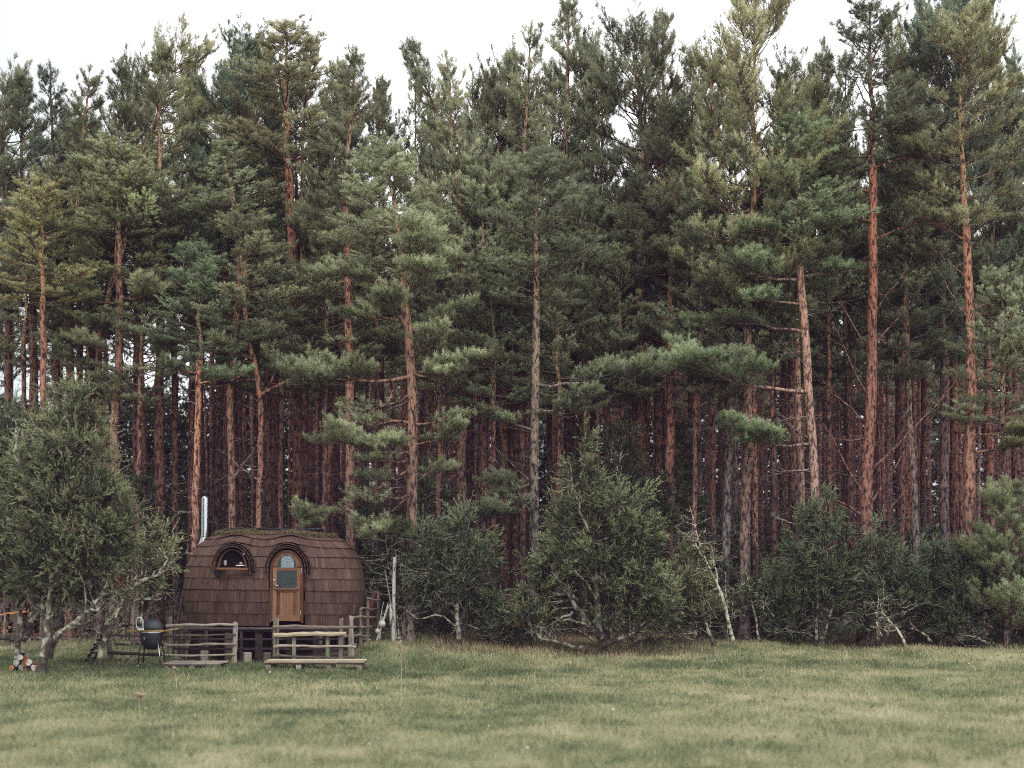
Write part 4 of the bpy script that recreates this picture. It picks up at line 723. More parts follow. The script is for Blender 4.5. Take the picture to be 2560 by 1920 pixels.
# broad low weeds: darker leaf rosettes
n = 5000; y = rng.uniform(15, 41, n); x = (rng.random(n) * 2 - 1) * (y * .395 + 1); k = fbm(x * .8, y * .8, 71) > .55; x, y = x[k], y[k]
P = np.stack([x, y, ground(x, y) + .015], 1); V, Fc, T = needles(rng, P, np.tile([0, 0, .06], (len(P), 1)) + rng.normal(0, .02, (len(P), 3)), rng.uniform(.05, .4, len(P)), n=8, ln=.075, w=.022, a=.35, b=.9, start=0)
o = link('meadow_weeds', mesh_np('meadow_weeds', V, [Fc], {'tint': T}), M['grass']); tag(o, 'low dark green weed leaves scattered in the meadow grass', 'weeds', None, 'stuff')
# pale fallen leaves
n = 90; y = rng.uniform(19, 40, n); x = (rng.random(n) * 2 - 1) * (y * .39); mb = MB()
for a, b_ in zip(x, y):
    c = np.array([a, b_, g(a, b_) + rng.uniform(.04, .08)]); r_ = rotm((rng.uniform(-.5, .5), rng.uniform(-.5, .5), rng.uniform(0, 6.28))); s = rng.uniform(.012, .026)
    mb.add(c + np.array([(-1.3, 0, 0), (-.5, -.6, .1), (.5, -.55, .1), (1.3, 0, 0), (.5, .6, .15), (-.5, .6, .15)]) * s @ r_.T, [(0, 1, 2, 3, 4, 5)])
o = mb.build('fallen_leaves', M['white']); tag(o, 'tiny pale fallen leaves sprinkled over the meadow grass', 'leaves', None, 'stuff')
# tall single stalks in the meadow
def stalk(label, px, py, d, h, group=None):
    rg = np.random.default_rng(px); x0 = wx(px, d); z0 = g(x0, d); T = Tree(); P = np.array([[0, 0, -.02], [.01, 0, h * .4], [-.01, .01, h * .75], [rg.normal(0, .03), 0, h]])
    T.wood(P[None], np.array([[.005, .004, .003, .002]]), 4, .9); dead_branches(T, rg, P, None, 14, .65, 1, (.02, .07), .7)
    o = link('dry_stalk', T.wood_mesh('dry_stalk'), M['twig'], None, (x0, d, z0)); o.color = (1.6, 1.4, 1.1, 1); tag(o, label, 'stalk', group)
stalk('tall thin pale seed stalk in the grass right of the plank platform', 1003, 1750, 30, 1.15)
stalk('short brown seed head in the grass below the low grey platform', 440, 1740, 30, .5)
stalk('brown dock stalk low in the grass left of the brown seed head', 348, 1790, 25, .4)
# ------------------------------------------------------------------ egg-shaped shingled cabin
CD = 39.2; CX = wx(685, CD); CZB = wz(1566, 38.0); cg = g(CX, CD)
cabin = thing('egg_cabin', 'egg-shaped cabin clad in brown wooden shingles, standing raised at the forest edge', 'cabin', (CX, CD, cg)); cabin.rotation_euler = (0, R(.7), 0)
body0 = bpy.data.objects  # parts sit at local height ZB
ZB = CZB - cg
PZ = [0, .5, .93, 1.41, 1.79, 1.97, 2.19, 2.36, 2.49, 2.57, 2.61]
PA = [2.35, 2.43, 2.47, 2.42, 2.34, 2.26, 2.08, 1.85, 1.62, 1.36, 1.22]
PB = [1.06, 1.14, 1.2, 1.16, 1.03, .93, .76, .58, .40, .24, .14]
def surf(th, z, off=0.0, eye=True):
    a = np.interp(z, PZ, PA) + off; b = np.interp(z, PZ, PB) + off; c, s = math.cos(th), math.sin(th); n = 2 / 2.7
    x = a * math.copysign(abs(c) ** n, c); y = b * math.copysign(abs(s) ** n, s); zz = z + off * .35 * max(0, (z - 1.4))
    if eye and y < 0 and z > 1.4:
        for xc, w in ((-.925, .42), (.525, .42)):
            k = math.exp(-((x - xc) / w) ** 2) * float(sm(z, 1.75, 2.2)) * (1 - .85 * float(sm(z, 2.22, 2.58)))
            zz += .15 * k; y -= .30 * k
    return np.array([x, y, zz + ZB])
def in_opening(x, z):
    if abs(x - .525) < .44 and .13 < z < 1.5: return True
    if z >= 1.5 and ((x - .525) / .47) ** 2 + ((z - 1.5) / .62) ** 2 < 1: return True
    if abs(x + .925) < .42 and 1.48 < z < 1.53: return True
    return z >= 1.53 and ((x + .925) / .44) ** 2 + ((z - 1.53) / .54) ** 2 < 1
mb = MB(); hull = MB(); rng = np.random.default_rng(3)
CZ = [0, .33, .65, .97, 1.28, 1.58, 1.87, 2.12, 2.32, 2.46, 2.56, 2.61]
for j in range(len(CZ) - 1):
    z0, z1 = CZ[j], min(2.61, CZ[j + 1] + .05); N = 900; ths = np.linspace(0, 2 * math.pi, N)
    ring = np.array([surf(t, z0, .03, False) for t in ths]); dl = np.concatenate([[0], np.cumsum(np.linalg.norm(np.diff(ring, axis=0), axis=1))]); s = 0.0
    while s < dl[-1] - .03:
        w = rng.uniform(.045, .095); e = min(s + w, dl[-1]); t0, t1 = np.interp([s + .002, e - .002], dl, ths); tm = (t0 + t1) / 2; s = e
        p = surf(tm, (z0 + CZ[j + 1]) / 2, 0, False)
        if p[1] < 0 and in_opening(p[0], p[2] - ZB): continue
        jz = rng.normal(0, .0045); of = .022 + rng.uniform(0, .012) + (.008 if j > 5 else 0); ti = rng.uniform(.2, .8) if rng.random() < .3 else rng.uniform(.38, .62)
        V = [surf(t0, z0 + jz, of), surf(t1, z0 + jz, of), surf(t1, z1, .006), surf(t0, z1, .006), surf(t0, z0 + jz, -.01), surf(t1, z0 + jz, -.01), surf(t1, z1, -.012), surf(t0, z1, -.012)]
        mb.add(V, [(0, 3, 2, 1), (0, 1, 5, 4), (1, 2, 6, 5), (3, 0, 4, 7)], ti)
mb.build('shingle_wall', M['shingle'], cabin)
ths = np.linspace(0, 2 * math.pi, 97)[:-1]; zs = [0, .3, .65, .97, 1.28, 1.58, 1.87, 2.0, 2.12, 2.25, 2.32, 2.46, 2.56, 2.6]
Vh = [surf(t, z, -.075) for z in zs for t in ths]; n = 96
fh = [(k * n + i, k * n + (i + 1) % n, (k + 1) * n + (i + 1) % n, (k + 1) * n + i) for k in range(len(zs) - 1) for i in range(n)]
fh = [f for f in fh if not (np.mean([Vh[q][1] for q in f]) < -.3 and in_opening(np.mean([Vh[q][0] for q in f]), np.mean([Vh[q][2] for q in f]) - ZB))]
hull.add(Vh, fh + [tuple(range(n - 1, -1, -1)), tuple((len(zs) - 1) * n + i for i in range(n))], .1); hull.build('inner_shell', M['room'], cabin)
# roof cap and moss
mb = MB(); xs = np.linspace(-1.22, 1.3, 14)
for k in range(13): mb.box(((xs[k] + xs[k + 1]) / 2, 0, ZB + 2.635 + rng.normal(0, .006)), (.19, .44, .05), (rng.normal(0, .03), 0, 0), bev=.012)
mb.build('roof_cap', M['felt'], cabin)
P = []; 
for k in range(2600):
    t = rng.uniform(math.pi, 2 * math.pi); z = rng.choice([rng.uniform(2.38, 2.58), rng.uniform(2.44, 2.52)]); p = surf(t, z, .03)
    if fbm(np.array([p[0] * 2.2]), np.array([z * 9]), 7)[0] > .5 and abs(p[0]) < 1.7: P.append(p)
P = np.array(P); V, Fc, T = needles(rng, P, np.tile([0, -.01, .03], (len(P), 1)), rng.uniform(.1, .9, len(P)), n=7, ln=.035, w=.014, a=.4, b=.9)
link('moss', mesh_np('moss', V, [Fc], {'tint': T}), M['moss'], cabin)
# arches
def arch(xc, zc, rx, rz, zb=None, n=26, ex=1.0):
    A = [(xc + rx * math.cos(t), ZB + zc + rz * abs(math.sin(t)) ** ex) for t in np.linspace(0, math.pi, n)]
    if zb is not None: A = [(xc + rx, ZB + zb)] + A + [(xc - rx, ZB + zb)]
    return A
def hood(parent, xc, zc, rx, rz):
    mb = MB()
    for lay, (y0, y1, gr) in enumerate(((-1.37, -1.0, .0), (-1.29, -.85, .05), (-1.20, -.5, .105))):
        n = 15; ts = np.linspace(-.10, math.pi + .10, n + 1)
        for k in range(n):
            a, b = ts[k] + .012, ts[k + 1] - .012; q = []
            jy = rng.normal(0, .012); ti = rng.uniform(.2, .7)
            for y, gq in ((y0 + jy, gr + .035), (y1, gr + .0)):
                for th in (a, b):
                    for dr in (0, .022): q.append((xc + (rx + gq + dr) * math.cos(th), y, ZB + zc + (rz + gq + dr) * math.sin(th)))
            mb.add(q, [(0, 1, 3, 2), (1, 5, 7, 3), (0, 2, 6, 4), (0, 4, 5, 1), (2, 3, 7, 6), (4, 6, 7, 5)], ti)
    # flared foot boards
    for sx in (-1, 1):
        for k in range(4): mb.box((xc + sx * (rx + .035 + .012 * k), -1.25 + .1 * k, ZB + zc - .06), (.03, .11, .2), (0, sx * -.16, 0), rng.uniform(.2, .7))
    return mb.build('window_hood' if zc > 1.52 else 'door_hood', M['shingle'], parent)
# window
XW = -.925
win = MB().strip(arch(XW, 1.55, .395, .50, 1.50), arch(XW, 1.61, .33, .42, 1.61), -1.30, -1.12).build('window', M['casing'], cabin)
MB().box((XW, -1.285, ZB + 1.525), (.86, .09, .06), bev=.01).build('window_sill', M['door_wood'], win)
MB().prism(arch(XW, 1.60, .35, .43, 1.59), -1.10, -1.085).build('pane', M['room'], win)  # matt black sheet painted for the dark interior, not glass
MB().strip(arch(XW, 1.61, .332, .422, 1.615), arch(XW, 1.635, .305, .39, 1.635), -1.24, -1.19).build('frame', M['black'], win)
MB().box((XW + .30, -1.27, ZB + 1.93), (.03, .03, .07), bev=.006).build('latch', M['white'], win)
hood(cabin, XW, 1.53, .43, .55)
# door
XD = .525
door = MB().strip(arch(XD, 1.50, .445, .55, .10), arch(XD, 1.50, .38, .49, .14), -1.30, -1.12).build('door', M['casing'], cabin)
lf = MB(); o_ = arch(XD, 1.50, .375, .485, .15)
lf.strip(arch(XD, 1.58, .375, .405, 1.58), arch(XD, 1.58, .252, .35, 1.58), -1.285, -1.235)
lf.box((XD - .32, -1.26, ZB + .88), (.11, .05, 1.46), bev=.005); lf.box((XD + .32, -1.26, ZB + .88), (.11, .05, 1.46), bev=.005)
for z, h in ((1.535, .085), (.985, .10), (.225, .15)): lf.box((XD, -1.262, ZB + z), (.53, .05, h), bev=.005)
lf.build('door_frame', M['door_wood'], door)
pn = MB()
for k in range(6): pn.box((XD - .225 + .09 * k, -1.245, ZB + .617), (.0885, .025, .64), bev=.003)
pn.build('door_panel', M['door_wood'], door)
MB().box((XD, -1.30, ZB + 1.0), (.66, .045, .03), bev=.006).build('drip_rail', M['door_wood'], door)
MB().prism(arch(XD, 1.58, .25, .345, 1.578), -1.255, -1.247).build('pane', M['glass'], door)
MB().prism([(XD - .265, ZB + 1.035), (XD + .265, ZB + 1.035), (XD + .265, ZB + 1.492), (XD - .265, ZB + 1.492)], -1.255, -1.247).build('pane', M['glass'], door)
for z0, z1 in ((1.572, 1.578), (1.492, 1.50)): pass
hb = MB(); hb.lathe([(.022, -.012), (.03, 0), (.03, .012), (.012, .016), (.012, .05)], (XD - .325, -1.285, ZB + 1.10), 12, (R(90), 0, 0)); hb.tube([(XD - .325, -1.335, ZB + 1.10), (XD - .26, -1.34, ZB + 1.10), (XD - .20, -1.335, ZB + 1.098)], .011, 7)
hb.lathe([(.02, 0), (.026, .006), (.024, .02)], (XD - .325, -1.285, ZB + 1.235), 12, (R(90), 0, 0)); hb.build('handle', M['steel'], door, True)
for z in (.38, 1.5): MB().tube([(XD + .388, -1.305, ZB + z - .06), (XD + .388, -1.305, ZB + z + .06)], .011, 8).build('hinge', M['steel'], door)
hood(cabin, XD, 1.50, .46, .575)
# pale bluish sheet added behind the upper pane to stand for its bright reflection
cu = MB(); nx_ = 40; V = []; 
for k in range(nx_):
    x = XD - .17 + .34 * k / (nx_ - 1); V += [(x, -1.19 + .014 * math.sin(k * 1.1), ZB + 1.5), (x, -1.19 + .012 * math.sin(k * 1.1), ZB + 1.90)]
cu.add(V, [(2 * k, 2 * k + 2, 2 * k + 3, 2 * k + 1) for k in range(nx_ - 1)]); cu.build('reflection_sheet', M['reflection_sheet'], door)
# wall lamp
wl = MB(); xl = -1.33; wl.box((xl, -1.225, ZB + 1.47), (.13, .11, .02), bev=.004); wl.box((xl, -1.225, ZB + 1.385), (.085, .085, .13), taper=1.25); wl.box((xl, -1.18, ZB + 1.44), (.03, .05, .14)); wl.lathe([(.03, 0), (.02, .02), (.008, .03)], (xl, -1.225, ZB + 1.48), 8); wl.build('wall_lamp', M['black'], cabin)
# chimney: leaning collar on the left roof shoulder, straight steel pipe, black rain cap
ch = MB(); cx, cy = -1.985, .15; ch.lathe([(.096, 2.30), (.096, 2.95), (.108, 2.955), (.108, 2.985), (.096, 2.99), (.096, 3.28), (.108, 3.285), (.108, 3.31), (.096, 3.315), (.096, 3.48), (.07, 3.52)], (cx, cy, ZB), 36)
pipe = ch.build('chimney', M['steel'], cabin)
c2 = MB(); a = np.arange(20) / 20 * 2 * math.pi; V = [(cx - .12 + .17 * math.cos(q), cy + .17 * math.sin(q), ZB + 1.96 + .10 * math.cos(q)) for q in a] + [(cx + .10 * math.cos(q), cy + .10 * math.sin(q), ZB + 2.40) for q in a] + [(cx + .115 * math.cos(q), cy + .115 * math.sin(q), ZB + 2.41) for q in a] + [(cx + .115 * math.cos(q), cy + .115 * math.sin(q), ZB + 2.44) for q in a]
c2.add(V, [(k * 20 + i, k * 20 + (i + 1) % 20, (k + 1) * 20 + (i + 1) % 20, (k + 1) * 20 + i) for k in range(3) for i in range(20)] + [tuple(range(60, 80))]); c2.build('collar', M['steel'], pipe)
c3 = MB(); c3.lathe([(.06, 3.50), (.06, 3.60)], (cx, cy, ZB), 14); c3.lathe([(.085, 3.59), (.12, 3.60), (.12, 3.68), (.10, 3.695), (.02, 3.70)], (cx, cy, ZB), 18); c3.build('rain_cap', M['black'], pipe)
# undercarriage
MB().box((0, 0, ZB - .10), (4.3, 1.9, .13), bev=.01).build('floor_beam', M['dark_wood'], cabin)
for px in (470, 520, 585, 660, 735, 800, 860):
    for yy in (-.8, .7):
        x = wx(px, CD) - CX; h = ZB - .165 + .25; MB().box((x, yy, h / 2 - .25), (.2, .2, h), (0, 0, rng.uniform(0, .4)), bev=.012).build('support_post', M['dark_rail'], cabin)

sk = MB()
for k in range(30): sk.box((-2.1 + 4.2 * (k + .5) / 30, .88, ZB / 2 - .2), (.135, .03, ZB + .1), bev=.004)
sk.build('shade_backing', M['dark_wood'], cabin)  # dark boards added at the back so the space under the cabin reads dark
# things standing on the window sill
o = MB().lathe([(.035, 0), (.042, .01), (.045, .10), (.04, .13), (.035, .14)], S=14).build('cup', M['pale_pole'], None, True, (CX - 1.115, CD - 1.15, cg + ZB + 1.628)); tag(o, 'small pale beaker on the left of the cabin window sill', 'cup')
mb = MB(); mb.box((0, 0, .015), (.24, .09, .03), bev=.008); o = mb.build('folded_cloth', M['white'], None, False, (CX - .70, CD - 1.16, cg + ZB + 1.612)); tag(o, 'white folded cloth on the right of the cabin window sill', 'cloth')
o = MB().lathe([(.02, 0), (.045, .02), (.05, .05), (.03, .075), (.012, .08)], S=12).build('bowl', M['pale_pole'], None, True, (CX - .69, CD - 1.155, cg + ZB + 1.643)); tag(o, 'little rounded pot sitting on the white cloth in the cabin window', 'pot')

# ------------------------------------------------------------------ wide steps of dark boards under the door
SY = 37.75; x0, x1 = wx(428, SY), wx(855, SY); sg = g((x0 + x1) / 2, SY)
st = thing('board_steps', 'wide steps of dark stained boards below the cabin', 'steps', ((x0 + x1) / 2, SY, sg))
for k, (py, yy) in enumerate(((1571, .18), (1598, -.02), (1622, -.22))):
    z = wz(py, SY + yy) - sg; tr_ = MB(); w = x1 - x0
    for q in range(3): tr_.box((w * (-1 / 3 + q / 3), yy, z), (w / 3 - .006, .16, .05), (rng.normal(0, .01), 0, 0), bev=.006)
    tr_.build('tread', M['dark_wood'], st)
for px in (450, 512, 600, 680, 800):
    x = wx(px, SY) - (x0 + x1) / 2; z = wz(1570, SY) - sg - .05; p = MB(); p.box((x, .2, z / 2 - .12), (.075, .06, z + .22), (0, 0, rng.normal(0, .1)), bev=.006)
    p.build('support', M['dark_rail'], st)
for px, py in ((668, 1640), (510, 1640), (618, 1645)):
    o = MB().box((0, 0, .14), (.2, .18, .34), (0, 0, rng.uniform(0, .5)), bev=.02).build('wood_block', M['grey_wood'], None, False, (wx(px, SY - .35), SY - .35, g(wx(px, SY - .35), SY - .35)))
    tag(o, {668: 'rough wooden block on the ground in the gap between the two fences', 510: 'rough wooden block behind the left front fence under the cabin', 618: 'short wooden block under the steps just right of the left front fence'}[px], 'block')
# bench behind the right fence
BY = 37.35; bx_ = wx(770, BY); bg = g(bx_, BY)
bench = thing('plank_bench', 'pale plank bench on green legs behind the right front fence', 'bench', (bx_, BY, bg))
zt = wz(1587, BY) - bg
mb = MB(); mb.box((0, 0, zt), (1.42, .27, .05), (0, R(-.6), 0), bev=.012); mb.build('seat', M['fresh_wood'], bench)
for px in (735, 819): MB().box((wx(px, BY) - bx_, .02, zt / 2 - .04), (.095, .11, zt - .03), bev=.006).build('leg', M['green_wood'], bench)
MB().box((.28, .09, zt + .045), (.9, .05, .07), bev=.008).build('back_rail', M['grey_wood'], bench)

# ------------------------------------------------------------------ rail fences
def fence(label, posts, rails, mat_p, mat_r):
    """posts (px, py_top, d, width, lean); rails ((px,py,d),(px,py,d),radius)"""
    px, _, d, *_r = posts[0]; ox, oy = wx(px, d), d; og = g(ox, oy); f = thing('rail_fence', label, 'fence', (ox, oy, og))
    for px, pt, d, w, ln in posts:
        x = wx(px, d); zg = g(x, d); top = wz(pt, d); mb = MB(); n = 8; h = top - zg + .15
        ring = [];
        for k, t in enumerate(np.linspace(0, 1, 7)):
            r_ = w / 2 * rng.uniform(.88, 1.1); ring.append([(x - ox + ln * t * h + r_ * math.cos(a) * (1.0 + .12 * math.sin(3 * a + px)), d - oy + r_ * .85 * math.sin(a), zg - og - .15 + t * h + (rng.uniform(-.02, .02) if k == 6 else 0)) for a in np.linspace(0, 2 * math.pi, n + 1)[:-1]])
        mb.add(np.array(ring).reshape(-1, 3), [(k * n + i, k * n + (i + 1) % n, (k + 1) * n + (i + 1) % n, (k + 1) * n + i) for k in range(6) for i in range(n)] + [tuple(6 * n + i for i in range(n))]); mb.build('post', mat_p, f)
    for a, b, r_, *mm in rails:
        A = np.array([wx(a[0], a[2]) - ox, a[2] - oy, wz(a[1], a[2]) - og]); B = np.array([wx(b[0], b[2]) - ox, b[2] - oy, wz(b[1], b[2]) - og]); L = np.linalg.norm(B - A); K = max(6, int(L * 6))
        t = np.linspace(0, 1, K); P = A + (B - A) * t[:, None]; w_ = np.cumsum(rng.normal(0, .012, (K, 3)), 0); w_ -= w_[0] + (w_[-1] - w_[0]) * t[:, None]; P += w_
        rr = r_ * rng.uniform(.82, 1.18, K) * (1.12 - .25 * t); rl = MB(); rl.tube(P, rr, 7)
        for q in range(int(L * 1.6)):   # knots and stub twigs
            i = int(rng.integers(1, K - 1)); dv = unit(rng.normal(size=3) + (0, -.5, .3)); rl.tube([P[i], P[i] + dv * (r_ + .018)], [r_ * .5, r_ * .25], 5)
        rl.build('rail', mm[0] if mm else mat_r, f)
e = 36.85
fence('left front rail fence of weathered poles behind the grill', [(585,1556,e,.125,.03),(424,1543,e,.14,0),(328,1518,e+.5,.105,.02),(308,1558,e+.5,.09,0),(274,1568,e+.6,.11,0),(282,1634,e+.5,.08,0)],
  [((415,1565,e-.08),(590,1562,e-.06),.036),((410,1588,e-.09),(590,1586,e-.06),.028),((412,1612,e-.09),(590,1611,e-.06),.034),((405,1636,e-.08),(588,1636,e-.06),.028),
   ((306,1564,e+.4),(424,1567,e+.02),.03,M['dark_rail']),((266,1587,e+.5),(424,1588,e+.02),.034,M['dark_rail']),((288,1610,e+.4),(424,1612,e+.02),.03,M['dark_rail']),((270,1630,e+.35),(424,1636,e+.02),.042,M['dark_rail'])], M['grey_wood'], M['rail_wood'])
fence('right front rail fence of weathered poles in front of the cabin door', [(686,1545,e,.075,0),(694,1546,e+.05,.075,.0),(852,1547,e,.125,.01)],
  [((682,1567,e-.07),(890,1567,e-.05),.036),((684,1588,e-.07),(866,1584,e-.08),.055,M['fresh_wood']),((684,1617,e-.06),(890,1617,e-.05),.033),((682,1641,e-.05),(886,1643,e-.02),.034)], M['grey_wood'], M['rail_wood'])
fence('crooked rail fence stepping uphill along the right end of the cabin', [(880,1541,37.6,.115,-.02),(902,1522,38.4,.085,0),(919,1493,39.2,.085,0),(945,1478,40.0,.07,0),(872,1560,37.4,.06,.03)],
  [((858,1566,37.3),(905,1571,38.3),.03),((858,1592,37.2),(925,1590,39),.032),((885,1543,37.6),(952,1546,40),.03),((902,1522,38.3),(950,1522,40),.028),((920,1495,39.1),(952,1500,40),.026),((905,1567,38.3),(930,1566,39.3),.026),((864,1616,37.2),(890,1612,37.6),.03)], M['grey_wood'], M['rail_wood'])

# ------------------------------------------------------------------ platforms on the grass
def platform(name, label, px0, px1, d, depth, zt, mt, ms, nb, thick, nleg):
    x = (wx(px0, d) + wx(px1, d)) / 2; w = wx(px1, d) - wx(px0, d); zg = g(x, d); p = thing(name, label, 'platform', (x, d, zg)); zt -= zg
    top = MB()
    for k in range(nb): top.box((rng.normal(0, .008), -depth / 2 + depth * (k + .5) / nb, zt - thick / 2 + rng.normal(0, .002)), (w + rng.normal(0, .012), depth / nb - .008, thick), (0, rng.normal(0, .002), 0), bev=.005)
    top.build('deck', mt, p)
    MB().box((0, -depth / 2 + .05, zt - thick - .018), (w - .03, .09, .034), bev=.004).build('bearer', ms, p); MB().box((0, depth / 2 - .05, zt - thick - .018), (w - .03, .09, .034), bev=.004).build('bearer', ms, p)
    for k in range(nleg):
        for yy in (-depth / 2 + .08, depth / 2 - .08):
            h = zt - thick - .037 + .06; MB().box((-w / 2 + .1 + (w - .2) * k / (nleg - 1), yy, h / 2 - .06), (.13, .12, h), bev=.006).build('foot', M['grey_wood'], p)
platform('low_platform', 'low grey weathered pallet platform on the grass before the left fence', 418, 562, 35.75, .95, wz(1655, 35.75), M['grey_wood'], M['dark_wood'], 7, .028, 3)
platform('low_platform', 'low platform of fresh yellow planks on the grass before the right fence', 668, 913, 35.85, .95, wz(1650, 35.85), M['fresh_wood'], M['dark_wood'], 6, .045, 4)

# ------------------------------------------------------------------ egg grill
GD = 36.0; gx = wx(379, GD); gg = g(gx, GD); GZ0 = lambda py: wz(py, GD) - gg
grill = thing('kamado_grill', 'black ceramic egg grill on tubular legs with bamboo side shelves', 'grill', (gx, GD, gg))
b0, b1, b2 = GZ0(1624), GZ0(1582), GZ0(1546)
MB().lathe([(.10, b0), (.19, b0 + .04), (.245, b0 + .16), (.272, b1 - .06), (.275, b1 - .015), (.27, b1)], S=28).build('bowl', M['ceramic'], grill, True)
MB().lathe([(.276, b1 + .004), (.284, b1 + .006), (.284, b1 + .035), (.276, b1 + .037)], S=28).build('lower_band', M['steel'], grill)
MB().lathe([(.27, b1 + .04), (.276, b1 + .044), (.276, b1 + .075), (.27, b1 + .08)], S=28).build('gasket', M['bamboo'], grill)
lid = MB().lathe([(.274, b1 + .084), (.268, b1 + .16), (.245, b1 + .24), (.20, b1 + .30), (.13, b1 + .335), (.085, b1 + .345)], S=28).build('lid', M['lid'], grill, True)
MB().lathe([(.085, b1 + .34), (.085, b1 + .40), (.07, b1 + .42), (.075, b1 + .425), (.075, b1 + .46), (.05, b1 + .48)], S=16).build('top_vent', M['black'], lid)
mb = MB(); xh = -.21; mb.tube([(xh - .04, -.25, b1 + .09), (xh - .09, -.31, b1 + .16), (xh - .10, -.33, b1 + .32), (xh - .06, -.33, b1 + .39), (xh + .03, -.33, b1 + .39), (xh + .075, -.33, b1 + .32), (xh + .07, -.31, b1 + .16), (xh + .03, -.26, b1 + .09)], .014, 7); mb.box((xh, -.26, b1 + .10), (.16, .04, .06), bev=.01); mb.build('handle', M['white'], lid, True)
mb = MB(); mb.box((-.40, -.03, GZ0(1577)), (.38, .30, .022), (0, R(1), 0), bev=.008); mb.build('side_shelf', M['bamboo'], grill)
mb = MB(); mb.box((.46, -.03, GZ0(1577) + .02), (.44, .28, .022), (0, R(-9), 0), bev=.008); mb.build('side_shelf', M['bamboo'], grill)
for sx, sy, mt in ((-1, -1, 'black'), (1, -1, 'steel'), (-1, 1, 'black'), (1, 1, 'black')):
    MB().tube([(sx * .20, sy * .18, b0 + .18), (sx * .25, sy * .23, b0 - .05), (sx * .285, sy * .26, .0)], .017, 8).build('leg', M[mt], grill, True)
mb = MB()
for a, b in (((-1, -1), (1, -1)), ((1, -1), (1, 1)), ((1, 1), (-1, 1)), ((-1, 1), (-1, -1))): mb.tube([(a[0] * .282, a[1] * .258, .035), (b[0] * .282, b[1] * .258, .035)], .011, 6)
mb.build('stand_frame', M['black'], grill)
mb = MB(); mb.box((-.12, -.262, b1 - .13), (.012, .012, .07)); mb.box((-.12, -.262, b1 - .10), (.04, .012, .012)); mb.build('badge', M['steel'], grill)

# ------------------------------------------------------------------ ladder and slatted ramp at the left
LD = 39.3
def bar_between(mb, a, b, r_): mb.tube([a, b], r_, 6)
lx = wx(430, LD); lg = g(lx, LD); lad = thing('ladder', 'dark ladder leaning against the left end of the cabin', 'ladder', (lx, LD, lg))
A = np.array([wx(426, LD) - lx, 0, 0.0]); B = np.array([wx(459, LD) - lx, .0, wz(1475, LD) - lg])
MB().pole(A, B, .035, .03, K=6).build('stile', M['dark_wood'], lad); off = np.array([.42, .25, 0]); MB().pole(A + off, B + off, .035, .03, K=6).build('stile', M['dark_wood'], lad)
for t in (.22, .42, .62, .82): MB().pole(A + (B - A) * t, A + (B - A) * t + off, .02, K=3).build('rung', M['grey_wood'], lad)
RD = 37.6; rx_ = wx(222, RD); rg = g(rx_, RD); rm = thing('slatted_ramp', 'dark slatted stair leaning beside the lichen-white juniper', 'stair', (rx_, RD, rg))
for yy in (-.35, .35): MB().pole((0, yy, 0), (wx(268, RD) - rx_, yy, wz(1582, RD) - rg), .04, K=4).build('stringer', M['dark_wood'], rm)
for t in np.linspace(.12, .95, 6): MB().box(((wx(268, RD) - rx_) * t, 0, (wz(1582, RD) - rg) * t + .02), (.15, .8, .03), (0, R(-8), 0), bev=.004).build('tread', M['dark_wood'], rm)

# ------------------------------------------------------------------ pole group right of the cabin
PD = 39.3; px_ = wx(983, PD); pg = g(px_, PD)
o = MB().pole((0, 0, -.2), (.03, 0, wz(1392, PD) - pg), .062, .045, S=12, K=8, wob=.006).build('wooden_pole', M['pale_pole'], None, True, (px_, PD, pg)); tag(o, 'thick pale debarked pole standing upright right of the cabin', 'pole')
for lab, a, b, r_ in (('thin white rod leaning left against the thick pale pole', (979, 1515), (963, 1425), .02), ('short thin stick propped against the foot of the thick pale pole', (993, 1596), (984, 1540), .018), ('grey slat leaning between the two rope floats and the pole', (943, 1600), (972, 1512), .03), ('pointed white stake standing behind the rope floats', (950, 1598), (956, 1541), .025)):
    A = (wx(a[0], PD), PD - .12, max(wz(a[1], PD), g(wx(a[0], PD), PD - .12))); B = (wx(b[0], PD), PD - .07, wz(b[1], PD)); o = MB().pole((0, 0, 0), tuple(np.array(B) - np.array(A)), r_, r_ * .8, K=5).build('stick', M['pale_pole'], None, False, A); tag(o, lab, 'stick')
for lab, fx, fy in (('upper pale round float hanging on a rope left of the thick pale pole', 957, 1559), ('lower small round float hanging on a rope left of the thick pale pole', 945, 1577)):
    s = .10 if fy < 1565 else .07; fl = thing('rope_float', lab, 'float', (wx(fx, PD), PD - .2, wz(fy, PD)))
    MB().lathe([(.02, -s), (s * .7, -s * .75), (s, -.01), (s, .01), (s * .7, s * .75), (.02, s)], S=16).build('float_ball', M['buoy'], fl, True)
    MB().tube([(0, 0, s), (.05, .03, .2), (.16, .1, wz(1505, PD) - wz(fy, PD))], .008, 5).build('rope', M['rope'], fl)
tp = MB(); tp.tube([(0, 0, 0), (.03, -.02, -.3), (0, 0, -.62)], [.012, .05, .01], 8); o = tp.build('cloth_bundle', M['rope'], None, True, (wx(976, PD), PD - .1, wz(1508, PD))); tag(o, 'pale rope bundle tied to the side of the thick pale pole', 'rope')
for lab, a, b in (('left one of two red-brown boards leaning behind the uphill fence', (905, 1566), (939, 1478)), ('right one of two red-brown boards leaning behind the uphill fence', (926, 1566), (948, 1478))):
    d = 40.2; A = np.array([wx(a[0], d), d - .2, wz(a[1], d)]); B = np.array([wx(b[0], d), d + .15, wz(b[1], d)]); v = B - A; L = np.linalg.norm(v)
    o = MB().box((0, 0, L / 2), (.15, .03, L), bev=.004).build('leaning_board', M['red_board'], None, False, tuple(A)); o.rotation_euler = (-math.asin(v[1] / L) * 1.0, math.atan2(v[0], v[2]), 0); tag(o, lab, 'board')

